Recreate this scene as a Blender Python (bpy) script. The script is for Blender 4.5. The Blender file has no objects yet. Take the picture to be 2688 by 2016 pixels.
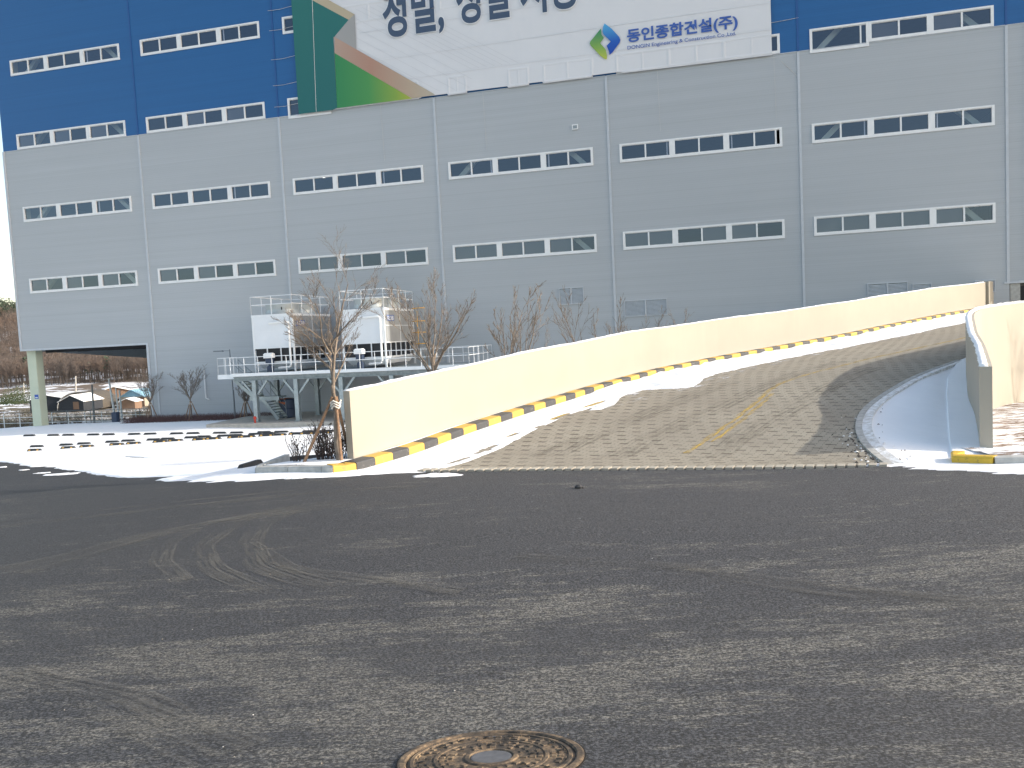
import bpy, math, random
import numpy as np
from mathutils import Vector, Matrix

# ------------------------------------------------------------------ camera, sky, sun, exposure
S = bpy.context.scene
C = bpy.context.collection
YAW = 0.235461153
CAM = np.array([48.8298102, -47.9018614, 4.8590448])
CM = np.array([[0.97194781, -0.232818, 0.03336518],
               [0.22993533, 0.97043348, 0.07340709],
               [-0.04946918, -0.06367602, 0.99674378]])     # columns: right, forward, up
FPX = 2018.76
cam_d = bpy.data.cameras.new('camera'); cam = bpy.data.objects.new('camera', cam_d); C.objects.link(cam)
cam_d.sensor_width = 36; cam_d.lens = FPX / 2688 * 36; cam_d.clip_end = 3000; cam_d.clip_start = 0.05
mw = Matrix.Identity(4)
for i in range(3):
    mw[i][0] = CM[i][0]; mw[i][1] = CM[i][2]; mw[i][2] = -CM[i][1]; mw[i][3] = CAM[i]
cam.matrix_world = mw
S.camera = cam
SUN_EL = math.radians(25); SUN_AZ = math.atan2(0.9916, 0.129)
W = bpy.data.worlds.new('World'); S.world = W; W.use_nodes = True
nt = W.node_tree; bg = nt.nodes['Background']
sky = nt.nodes.new('ShaderNodeTexSky'); sky.sky_type = 'NISHITA'; sky.sun_disc = False
sky.sun_elevation = SUN_EL; sky.sun_rotation = SUN_AZ; sky.air_density = 1.0; sky.dust_density = 1.7; sky.ozone_density = 1.0
tint = nt.nodes.new('ShaderNodeMix'); tint.data_type = 'RGBA'; tint.blend_type = 'MULTIPLY'; tint.inputs[0].default_value = 1; tint.inputs[7].default_value = (1.12, 1.0, .86, 1)
nt.links.new(sky.outputs[0], tint.inputs[6]); nt.links.new(tint.outputs[2], bg.inputs[0]); bg.inputs[1].default_value = 0.15
sd = bpy.data.lights.new('sun', 'SUN'); sd.energy = 2.0; sd.angle = math.radians(0.5); sd.color = (1.0, 0.94, 0.84)
so = bpy.data.objects.new('sun', sd); C.objects.link(so)
sv = Vector((0.9916 * math.cos(SUN_EL), 0.129 * math.cos(SUN_EL), math.sin(SUN_EL)))
so.rotation_euler = sv.to_track_quat('Z', 'Y').to_euler(); so.location = (80, 0, 60)
S.view_settings.view_transform = 'Standard'; S.view_settings.look = 'None'
S.view_settings.gamma = 1; S.view_settings.exposure = 1.22
S.render.resolution_x = 1024; S.render.resolution_y = 768

# ------------------------------------------------------------------ frames and placing
cyw, syw = math.cos(YAW), math.sin(YAW)
def w2as(x, y):
    dx, dy = x - CAM[0], y - CAM[1]
    return dx * cyw + dy * syw, -dx * syw + dy * cyw
def as2w(a, s): return CAM[0] + a * cyw - s * syw, CAM[1] + a * syw + s * cyw
def ray(x, y): return CM @ np.array([(x - 1344) / FPX, 1, -(y - 1008) / FPX])
def onz(x, y, z0):
    d = ray(x, y); t = (z0 - CAM[2]) / d[2]; return CAM[0] + d[0] * t, CAM[1] + d[1] * t
def atY(x, y, Y0):
    d = ray(x, y); t = (Y0 - CAM[1]) / d[1]; return CAM[0] + d[0] * t, CAM[2] + d[2] * t
def ats(x, y, s):
    d = ray(x, y); fs = -d[0] * syw + d[1] * cyw; t = s / fs
    return (d[0] * cyw + d[1] * syw) * t, CAM[2] + d[2] * t

# terrain height: thin plate spline through surveyed heights
_cp = [(0,0,3.4),(-10,0,3.3),(10,0,3.4),(0,-10,3.9),(-20,-8,3.4),(20,-8,3.8),(0,1.5,3.50),(-4,1.5,3.45),(4,1.5,3.5),(0,3.1,3.1),(-3,3.1,3.08),(3,3.1,3.12),(0,4.4,2.89),(-8,3.5,3.0),(8,3.5,3.12),(0,6,2.76),(-8,7,2.7),(8,7,2.87),
       (0,9,2.68),(0,12,2.52),(-8,11,2.45),(9,10.5,2.58),(14,10,2.6),(-3.29,14.4,2.42),(-1.42,13.95,2.42),(5.9,12.4,2.42),(7.9,12.5,2.47),(11,11.6,2.5),
       (-5.1,15,2.35),(-6.4,15.3,2.25),(-9,17.5,2.0),(-12.1,20,1.75),(-18,27,1.3),(-25,25,1.2),(-16,14,2.2),(-26,12,1.8),(10,14.5,2.4),(13.5,20,2.05),(16,24,1.85),(24,26,1.6),(25,12,2.7)]
for X_, Y_, Z_ in [(14.3,-14.8,0),(19,-14.8,.2),(25,-14.8,.43),(8,-8.3,0),(16,-8.3,-.03),(24,-8.3,-.02),(20,-6.4,.08),(32,-6.4,.15),(0,0,-.3),(10.9,0,-.08),(20,0,0),(35,0,0),
                   (55,-1,.2),(66,2,.4),(41,-33,2.3),(42,-29,1.9),(42,-24,1.2),(45,-20,.9),(49,-14,.5),(53,-8,.3),(0,-15,-.1),(-10,-25,0),(-40,-20,-.3),(-10,-40,.6),(-40,-60,.5),
                   (0,4,-.6),(12,4,-.4),(0,10,-2),(-20,6,-1.2),(-20,12,-2.2),(0,40,-2.5),(-50,40,-2.5),(60,30,-.5),(100,-10,1),(100,-60,3),(50,-110,4.5),(20,-16,.3),(33,-14,.6)]:
    a_, s_ = w2as(X_, Y_); _cp.append((a_, s_, Z_))
_cp = np.array(_cp, float)
def _phi(r2): return np.where(r2 > 1e-9, 0.5 * r2 * np.log(np.maximum(r2, 1e-9)), 0)
_n = len(_cp); _D = ((_cp[:, None, :2] - _cp[None, :, :2]) ** 2).sum(-1)
_A = np.zeros((_n + 3, _n + 3)); _A[:_n, :_n] = _phi(_D) + np.eye(_n) * 0.25
_A[:_n, _n] = 1; _A[:_n, _n + 1:] = _cp[:, :2]; _A[_n:, :_n] = _A[:_n, _n:].T
_w = np.linalg.solve(_A, np.concatenate([_cp[:, 2], [0, 0, 0]]))
def Gas(a, s):
    a = np.asarray(a, float); s = np.asarray(s, float)
    out = _w[_n] + _w[_n + 1] * a + _w[_n + 2] * s
    for i in range(_n): out = out + _w[i] * _phi((a - _cp[i, 0]) ** 2 + (s - _cp[i, 1]) ** 2)
    r = np.hypot(a, s - 20); t = np.clip((r - 55) / 40, 0, 1); t = t * t * (3 - 2 * t)
    return out * (1 - t) + np.interp(s, [40, 60, 100, 150, 220, 262, 400], [-.4, -.9, -3.6, -6.9, -10.6, -7.4, -7.0]) * t
def Gw(x, y): return float(Gas(*w2as(x, y)))
def ong(x, y, dz=0.0):
    """where the sight line of photo point (x, y) meets the terrain"""
    d = ray(x, y); lo = None
    fs = -d[0] * syw + d[1] * cyw; fa = d[0] * cyw + d[1] * syw
    ss = np.concatenate([np.arange(1, 30, .05), np.arange(30, 150, .25)]); t = ss / fs
    h = CAM[2] + d[2] * t - Gas(fa * t, ss) - dz
    i = int(np.argmax(h < 0))
    s = ss[i - 1] + (ss[i] - ss[i - 1]) * h[i - 1] / (h[i - 1] - h[i] + 1e-12)
    a = fa * s / fs; X_, Y_ = as2w(a, s)
    return X_, Y_, float(Gas(a, s)), a, s

# ------------------------------------------------------------------ mesh builder
class MB:
    def __init__(s): s.v = []; s.f = []; s.m = []
    def add(s, vs, fs, mi=0):
        o = len(s.v); s.v += [tuple(map(float, p)) for p in vs]; s.f += [tuple(i + o for i in f) for f in fs]; s.m += [mi] * len(fs); return s
    def box(s, x0, x1, y0, y1, z0, z1, mi=0):
        return s.add([(x0,y0,z0),(x1,y0,z0),(x1,y1,z0),(x0,y1,z0),(x0,y0,z1),(x1,y0,z1),(x1,y1,z1),(x0,y1,z1)],
                     [(0,3,2,1),(4,5,6,7),(0,1,5,4),(1,2,6,5),(2,3,7,6),(3,0,4,7)], mi)
    def cbox(s, x0, x1, y0, y1, z0, z1, c=.02, mi=0):
        # box with chamfered top and vertical edges
        p = lambda x, y, z: (x, y, z)
        vs = []
        for z, k in ((z0, 0), (z1 - c, 0), (z1, c)):
            a, b, d, e = x0 + k, x1 - k, y0 + k, y1 - k
            vs += [(a + c, d, z), (b - c, d, z), (b, d + c, z), (b, e - c, z), (b - c, e, z), (a + c, e, z), (a, e - c, z), (a, d + c, z)]
        fs = [tuple(range(7, -1, -1)), tuple(range(16, 24))]
        for r in (0, 8):
            for i in range(8): fs.append((r + i, r + (i + 1) % 8, r + 8 + (i + 1) % 8, r + 8 + i))
        return s.add(vs, fs, mi)
    def bar(s, p, q, w, h=None, up=(0, 0, 1), mi=0):
        h = h or w; p = Vector(p); q = Vector(q); d = (q - p).normalized(); u = Vector(up)
        if abs(d.dot(u)) > .98: u = Vector((1, 0, 0))
        r = d.cross(u).normalized(); u = r.cross(d).normalized(); vs = []
        for c in (p, q):
            for i, j in ((-1,-1),(1,-1),(1,1),(-1,1)): vs.append(c + r * i * w / 2 + u * j * h / 2)
        return s.add(vs, [(0,1,2,3),(7,6,5,4),(0,4,5,1),(1,5,6,2),(2,6,7,3),(3,7,4,0)], mi)
    def tube(s, pts, rads, n=8, mi=0, cap=True):
        pts = [Vector(p) for p in pts]
        if not hasattr(rads, '__len__'): rads = [rads] * len(pts)
        vs = []; fs = []; ref = Vector((.3, .2, 1)).normalized()
        for i, p in enumerate(pts):
            d = (pts[min(i + 1, len(pts) - 1)] - pts[max(i - 1, 0)]).normalized()
            if abs(d.dot(ref)) > .97: ref = Vector((1, .1, .1)).normalized()
            r = d.cross(ref).normalized(); u = r.cross(d)
            for k in range(n):
                t = 2 * math.pi * k / n; vs.append(p + (r * math.cos(t) + u * math.sin(t)) * rads[i])
        for i in range(len(pts) - 1):
            for k in range(n): fs.append((i*n+k, i*n+(k+1)%n, (i+1)*n+(k+1)%n, (i+1)*n+k))
        if cap: fs.append(tuple(range(n - 1, -1, -1))); fs.append(tuple((len(pts) - 1) * n + k for k in range(n)))
        return s.add(vs, fs, mi)
    def lathe(s, c, prof, n=32, mi=0, cap=True):
        vs = []; fs = []
        for r, z in prof:
            for k in range(n):
                t = 2 * math.pi * k / n; vs.append((c[0] + r * math.cos(t), c[1] + r * math.sin(t), c[2] + z))
        for i in range(len(prof) - 1):
            for k in range(n): fs.append((i*n+k, i*n+(k+1)%n, (i+1)*n+(k+1)%n, (i+1)*n+k))
        if cap: fs.append(tuple(range(n - 1, -1, -1))); fs.append(tuple((len(prof) - 1) * n + k for k in range(n)))
        return s.add(vs, fs, mi)
    def build(s, name, mats, parent=None, smooth=False, loc=None, uv=None):
        me = bpy.data.meshes.new(name); me.from_pydata(s.v, [], s.f)
        for m in (mats if isinstance(mats, (list, tuple)) else [mats]): me.materials.append(m)
        if any(s.m): me.polygons.foreach_set('material_index', s.m)
        if smooth: me.polygons.foreach_set('use_smooth', [True] * len(s.f))
        me.update(); o = bpy.data.objects.new(name, me); C.objects.link(o)
        if parent: o.parent = parent
        if loc: o.location = loc
        return o
def tag(o, label=None, cat=None, group=None, kind=None):
    if label: o['label'] = label
    if cat: o['category'] = cat
    if group: o['group'] = group
    if kind: o['kind'] = kind
    return o
def thing(name, label, cat, loc=(0, 0, 0), rz=0, group=None):
    o = bpy.data.objects.new(name, None); C.objects.link(o); o.location = loc; o.rotation_euler = (0, 0, rz); o.empty_display_size = .3
    return tag(o, label, cat, group)
def copy_tree(o, parent=None):
    c = o.copy(); C.objects.link(c)
    if parent: c.parent = parent
    for ch in list(o.children): copy_tree(ch, c)
    return c
def grid(name, P, mats, smooth=True, parent=None, uv=None):
    """P: (n, m, 3) array"""
    n, m, _ = P.shape; me = bpy.data.meshes.new(name)
    idx = np.arange(n * m).reshape(n, m)
    F = np.stack([idx[:-1, :-1], idx[:-1, 1:], idx[1:, 1:], idx[1:, :-1]], -1).reshape(-1, 4)
    me.vertices.add(n * m); me.vertices.foreach_set('co', P.reshape(-1).astype(np.float32))
    me.loops.add(F.size); me.loops.foreach_set('vertex_index', F.reshape(-1).astype(np.int32))
    me.polygons.add(len(F)); me.polygons.foreach_set('loop_start', np.arange(0, F.size, 4, dtype=np.int32))
    me.polygons.foreach_set('loop_total', np.full(len(F), 4, dtype=np.int32))
    me.update(calc_edges=True); me.validate()
    if uv is not None:
        l = me.uv_layers.new(name='UVMap'); l.data.foreach_set('uv', uv.reshape(-1, 2)[F.reshape(-1)].reshape(-1).astype(np.float32))
    for mt in (mats if isinstance(mats, (list, tuple)) else [mats]): me.materials.append(mt)
    me.polygons.foreach_set('use_smooth', [smooth] * len(F))
    o = bpy.data.objects.new(name, me); C.objects.link(o)
    if parent: o.parent = parent
    return o
rnd = random.Random(7)
# smooth value noise for geometry
_rs = np.random.RandomState(3); _T = _rs.rand(256, 256)
def vnoise(x, y):
    x = np.asarray(x, float); y = np.asarray(y, float); xi = np.floor(x).astype(int); yi = np.floor(y).astype(int); fx = x - xi; fy = y - yi
    fx = fx * fx * (3 - 2 * fx); fy = fy * fy * (3 - 2 * fy)
    g = lambda i, j: _T[(xi + i) % 256, (yi + j) % 256]
    return (g(0,0) * (1-fx) + g(1,0) * fx) * (1-fy) + (g(0,1) * (1-fx) + g(1,1) * fx) * fy
def fnoise(x, y, o=4):
    r = 0; a = .5
    for k in range(o): r = r + a * vnoise(x * 2**k + 17 * k, y * 2**k + 31 * k); a *= .5
    return r - .47

# ------------------------------------------------------------------ materials
class NB:
    def __init__(s, name):
        s.mat = bpy.data.materials.new(name); s.mat.use_nodes = True; s.t = s.mat.node_tree; s.p = s.t.nodes['Principled BSDF']; s.out = s.t.nodes['Material Output']
    def n(s, typ, **kw):
        nd = s.t.nodes.new(typ)
        for k, v in kw.items():
            if k.startswith('_'): setattr(nd, k[1:], v)
            else: nd.inputs[k.replace('__', ' ')].default_value = v
        return nd
    def l(s, a, b): s.t.links.new(a, b); return s
    def coord(s, scale=(1, 1, 1), kind='Object', rot=(0, 0, 0)):
        tc = s.n('ShaderNodeTexCoord'); mp = s.n('ShaderNodeMapping'); mp.inputs['Scale'].default_value = scale; mp.inputs['Rotation'].default_value = rot
        s.l(tc.outputs[kind], mp.inputs[0]); return mp.outputs[0]
    def noise(s, co, scale, detail=4, rough=.55, dist=0):
        nd = s.n('ShaderNodeTexNoise', Scale=scale, Detail=detail, Roughness=rough, Distortion=dist); s.l(co, nd.inputs['Vector']); return nd.outputs[0]
    def ramp(s, fac, stops, interp='LINEAR'):
        r = s.n('ShaderNodeValToRGB'); r.color_ramp.interpolation = interp; el = r.color_ramp.elements
        while len(el) < len(stops): el.new(.5)
        for e, (p, c) in zip(el, stops):
            e.position = p; e.color = (c[0], c[1], c[2], 1) if hasattr(c, '__len__') else (c, c, c, 1)
        s.l(fac, r.inputs[0]); return r.outputs[0]
    def mix(s, fac, a, b, mode='MIX'):
        m = s.t.nodes.new('ShaderNodeMix'); m.data_type = 'RGBA'; m.blend_type = mode
        for sock, v in ((m.inputs[0], fac), (m.inputs[6], a), (m.inputs[7], b)):
            if hasattr(v, 'is_linked') or isinstance(v, bpy.types.NodeSocket): s.l(v, sock)
            elif hasattr(v, '__len__'): sock.default_value = (v[0], v[1], v[2], 1)
            elif sock.type == 'RGBA': sock.default_value = (v, v, v, 1)
            else: sock.default_value = v
        return m.outputs[2]
    def math(s, op, a, b=0.0, clamp=False):
        m = s.t.nodes.new('ShaderNodeMath'); m.operation = op; m.use_clamp = clamp
        for i, v in enumerate((a, b)):
            if isinstance(v, bpy.types.NodeSocket): s.l(v, m.inputs[i])
            else: m.inputs[i].default_value = v
        return m.outputs[0]
    def base(s, c): s.l(c, s.p.inputs['Base Color']) if isinstance(c, bpy.types.NodeSocket) else setattr(s.p.inputs['Base Color'], 'default_value', (c[0], c[1], c[2], 1)); return s
    def rough(s, r): s.l(r, s.p.inputs['Roughness']) if isinstance(r, bpy.types.NodeSocket) else setattr(s.p.inputs['Roughness'], 'default_value', r); return s
    def bump(s, h, st=.3, d=.01):
        b = s.n('ShaderNodeBump', Strength=st, Distance=d); s.l(h, b.inputs['Height']); s.l(b.outputs[0], s.p.inputs['Normal']); return s
def M(name, col, rough=.6, metal=0, var=.12, scale=3, bump=0, bscale=40, spec=None):
    b = NB(name); co = b.coord(); nz = b.noise(co, scale, 5)
    c0 = tuple(x * (1 - var) for x in col); c1 = tuple(min(1, x * (1 + var)) for x in col)
    b.base(b.ramp(nz, [(.3, c0), (.7, c1)])).rough(rough); b.p.inputs['Metallic'].default_value = metal
    if spec is not None: b.p.inputs['Specular IOR Level'].default_value = spec
    if bump: b.bump(b.noise(co, bscale, 4), bump, .01)
    return b.mat

def mat_asphalt():
    b = NB('asphalt'); co = b.coord()
    grain = b.noise(co, 60, 3, .8); mid = b.noise(co, 22, 4, .65)
    basec = b.ramp(grain, [(.42, (.003, .0035, .004)), (.5, (.022, .024, .029)), (.58, (.10, .103, .112))])
    # dusty worn patches: dried salt and mud, streaked across the road
    big = b.noise(b.coord((.2, .38, 1)), 1.0, 5, .6, .6)
    fine = b.noise(b.coord((3.0, 7.5, 1)), 1.0, 6, .72, .35)
    gr2 = b.noise(b.coord((14, 30, 1)), 1.0, 4, .7)
    sep = b.n('ShaderNodeSeparateXYZ'); tc = b.n('ShaderNodeTexCoord'); b.l(tc.outputs['Object'], sep.inputs[0])
    near = b.ramp(b.math('MULTIPLY', sep.outputs[1], 1 / 20), [(0, .15), (.22, .15), (.32, .10), (.42, .01), (.50, 0), (.7, .03), (1, 0)])
    streak = b.noise(b.coord((1.7, 9.0, 1)), 1.0, 9, .8, .2)
    patch = b.ramp(b.noise(b.coord((.42, 1.15, 1)), 1.0, 4, .6, .4), [(.44, 0), (.60, .17)])
    fade = b.ramp(big, [(.38, -.0), (.62, .10)])
    hf = b.math('MULTIPLY', b.noise(b.coord((10, 46, 1)), 1.0, 5, .85), .62)
    m1 = b.math('ADD', b.math('ADD', streak, patch), b.math('ADD', b.math('ADD', near, hf), fade))
    mask = b.math('MULTIPLY', b.ramp(b.math('MULTIPLY', m1, .6), [(.64, 0), (.69, 1)]), b.ramp(b.noise(b.coord((11, 30, 1)), 1.0, 4, .75, .3), [(.42, .12), (.54, 1)]))
    dust = b.ramp(grain, [(.42, (.02, .02, .019)), (.5, (.115, .11, .096)), (.58, (.31, .295, .255))])
    col = b.mix(b.math('MULTIPLY', mask, .88), basec, dust)
    soft = b.noise(b.coord((.5, .9, 1)), 1, 3); warm = b.noise(b.coord((.07, .1, 1)), 1, 2)
    col = b.mix(b.ramp(soft, [(.35, 0), (.7, .18)]), col, (.06, .06, .06))
    col = b.mix(b.ramp(warm, [(.4, 0), (.6, .2)]), col, (.055, .053, .048))
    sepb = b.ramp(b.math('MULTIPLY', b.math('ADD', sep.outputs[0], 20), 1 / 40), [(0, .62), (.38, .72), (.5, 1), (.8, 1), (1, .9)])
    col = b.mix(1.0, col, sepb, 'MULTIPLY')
    b.base(col).rough(.82)
    b.bump(b.math('ADD', grain, b.math('MULTIPLY', mid, .6)), .55, .008)
    return b.mat
def mat_snow(name='snow', dirty=False):
    b = NB(name); co = b.coord()
    col = b.ramp(b.noise(co, .8, 5), [(.3, (.89, .90, .91)), (.7, (.93, .935, .94))])
    if dirty:
        d = b.ramp(b.noise(b.coord((4, 4, 4)), 2.2, 6, .75, .4), [(.36, .8), (.62, .05)])
        col = b.mix(d, col, (.42, .385, .33))
    b.base(col).rough(.75); b.p.inputs['Specular IOR Level'].default_value = .2
    b.bump(b.math('ADD', b.noise(co, 3, 6), b.math('MULTIPLY', b.noise(co, 30, 3), .15)), .35, .05)
    return b.mat
def mat_paver():
    b = NB('paving_blocks'); uv = b.n('ShaderNodeTexCoord').outputs['UV']
    br = b.n('ShaderNodeTexBrick', Scale=1.0); br.offset = .5
    br.inputs['Mortar Size'].default_value = .008; br.inputs['Brick Width'].default_value = .225; br.inputs['Row Height'].default_value = .1125
    br.inputs['Color1'].default_value = (.33, .295, .23, 1); br.inputs['Color2'].default_value = (.37, .335, .265, 1); br.inputs['Mortar'].default_value = (.17, .145, .11, 1)
    b.l(uv, br.inputs['Vector'])
    # open drainage slots between some blocks: short dark dashes in rows
    sep = b.n('ShaderNodeSeparateXYZ'); b.l(uv, sep.inputs[0])
    V = b.math('DIVIDE', sep.outputs[1], .45); row = b.math('FLOOR', V)
    U = b.math('ADD', b.math('DIVIDE', sep.outputs[0], .36), b.math('MULTIPLY', row, .5))
    fu = b.math('FRACT', U); fv = b.math('FRACT', V)
    du = b.math('LESS_THAN', b.math('ABSOLUTE', b.math('SUBTRACT', fu, .5)), .26)
    dv = b.math('LESS_THAN', b.math('ABSOLUTE', b.math('SUBTRACT', fv, .5)), .12)
    slot = b.math('MULTIPLY', du, dv)
    wn = b.noise(uv, 1.3, 3); keep = b.ramp(wn, [(.38, .45), (.52, 1)])
    col = b.mix(b.math('MULTIPLY', b.math('MULTIPLY', slot, keep), .9), br.outputs[0], (.075, .058, .042))
    mud = b.ramp(b.noise(uv, .35, 5, .6, .4), [(.35, 0), (.7, .65)])
    col = b.mix(mud, col, (.235, .205, .16))
    st = b.n('ShaderNodeMapping'); st.inputs['Scale'].default_value = (2.2, .18, 1); b.l(uv, st.inputs[0])
    track = b.ramp(b.noise(st.outputs[0], 1, 4, .6), [(.55, 0), (.85, .28)])
    col = b.mix(track, col, (.17, .145, .115))
    b.base(col).rough(.85)
    b.bump(b.math('ADD', b.math('MULTIPLY', slot, -1), b.math('MULTIPLY', b.noise(uv, 40, 3), .3)), .5, .01)
    return b.mat
def mat_cladding(name, c):
    b = NB(name); co = b.coord((.05, .05, 3.2)); bands = b.noise(co, 1, 3, .6)
    wob = b.noise(b.coord((.12, .12, .4)), 1, 3)
    c0 = tuple(x * .955 for x in c); c1 = tuple(min(1, x * 1.04) for x in c)
    col = b.ramp(bands, [(.3, c0), (.7, c1)]); col = b.mix(b.ramp(wob, [(.35, 0), (.7, .35)]), col, tuple(x * .93 for x in c))
    # panel joints every metre and fine ribs
    sep = b.n('ShaderNodeSeparateXYZ'); tc = b.n('ShaderNodeTexCoord'); b.l(tc.outputs['Object'], sep.inputs[0])
    j = b.math('LESS_THAN', b.math('FRACT', b.math('ADD', sep.outputs[2], .03)), .022)
    rib = b.math('LESS_THAN', b.math('FRACT', b.math('MULTIPLY', sep.outputs[2], 8)), .25)
    col = b.mix(b.math('MULTIPLY', j, .22), col, tuple(x * .5 for x in c))
    col = b.mix(b.math('MULTIPLY', rib, .10), col, tuple(x * .6 for x in c))
    b.base(col).rough(.42); b.p.inputs['Specular IOR Level'].default_value = .35
    b.bump(b.math('ADD', b.math('MULTIPLY', rib, -.6), b.math('MULTIPLY', b.noise(b.coord((.8, .8, .8)), 1, 2), .5)), .25, .01)
    return b.mat
def mat_plaster():
    b = NB('cream_plaster'); co = b.coord()
    col = b.ramp(b.noise(co, .7, 5), [(.3, (.375, .347, .292)), (.7, (.398, .37, .312))])
    streak = b.ramp(b.noise(b.coord((5, 5, .35)), 1, 5, .65), [(.55, 0), (.8, .18)])
    col = b.mix(streak, col, (.5, .45, .34))
    sp = b.ramp(b.noise(co, 14, 4, .7), [(.66, 0), (.78, .18)]); col = b.mix(sp, col, (.5, .45, .35))
    b.base(col).rough(.8); b.bump(b.noise(co, 60, 3), .12, .005)
    return b.mat
def mat_glass():
    b = NB('window_glass'); t = b.t; tr = b.n('ShaderNodeBsdfTransparent'); tr.inputs[0].default_value = (.66, .68, .72, 1)
    gl = b.n('ShaderNodeBsdfGlossy'); gl.inputs[0].default_value = (.55, .68, .88, 1); gl.inputs['Roughness'].default_value = .03
    mx = b.n('ShaderNodeMixShader'); mx.inputs[0].default_value = .13
    b.bump(b.noise(b.coord((.6, .6, .6)), 1, 2), .02, .02); bn = [n for n in t.nodes if n.type == 'BUMP'][0]; b.l(bn.outputs[0], gl.inputs['Normal'])
    b.l(tr.outputs[0], mx.inputs[1]); b.l(gl.outputs[0], mx.inputs[2]); b.l(mx.outputs[0], b.out.inputs['Surface'])
    t.nodes.remove(b.p); return b.mat
def mat_rust():
    b = NB('cast_iron_rust'); co = b.coord()
    n1 = b.noise(co, 9, 6, .7, .3); n2 = b.noise(co, 45, 4, .7)
    col = b.ramp(n1, [(.36, (.035, .03, .025)), (.46, (.085, .066, .048)), (.54, (.19, .135, .085)), (.68, (.36, .26, .155))])
    col = b.mix(b.ramp(n2, [(.35, .65), (.6, 0)]), col, (.05, .04, .03))
    b.base(col).rough(.75); b.p.inputs['Metallic'].default_value = .15; b.bump(n2, .6, .004); return b.mat
def mat_paint(name, c, chip=(.12, .12, .12), amt=.62):
    b = NB(name); co = b.coord(); d = b.ramp(b.noise(co, 9, 6, .75), [(amt, 0), (amt + .08, .8)])
    col = b.ramp(b.noise(co, 3, 4), [(.3, tuple(x * .85 for x in c)), (.7, c)])
    b.base(b.mix(d, col, chip)).rough(.55); return b.mat
def mat_mix_alpha(name, colr, scale, lo, hi, coordkind='UV', sc=(1, 1, 1), mx=1.0):
    b = NB(name); co = b.coord(sc, coordkind); a = b.ramp(b.noise(co, scale, 6, .7, .3), [(lo, 0), (hi, mx)])
    b.base(colr).rough(.85); b.l(a, b.p.inputs['Alpha']); return b.mat
def mat_soil():
    b = NB('soil_with_snow'); co = b.coord((1, 1, 1)); n1 = b.noise(b.coord((1.3, 3.2, 1)), 1, 6, .75, .5)
    soil = b.ramp(b.noise(co, 12, 5, .7), [(.3, (.10, .06, .035)), (.7, (.26, .175, .11))])
    b.base(b.mix(b.ramp(n1, [(.46, 0), (.54, 1)]), soil, (.84, .86, .9))).rough(.9); b.bump(b.noise(co, 9, 5, .7), .8, .06); return b.mat

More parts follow.
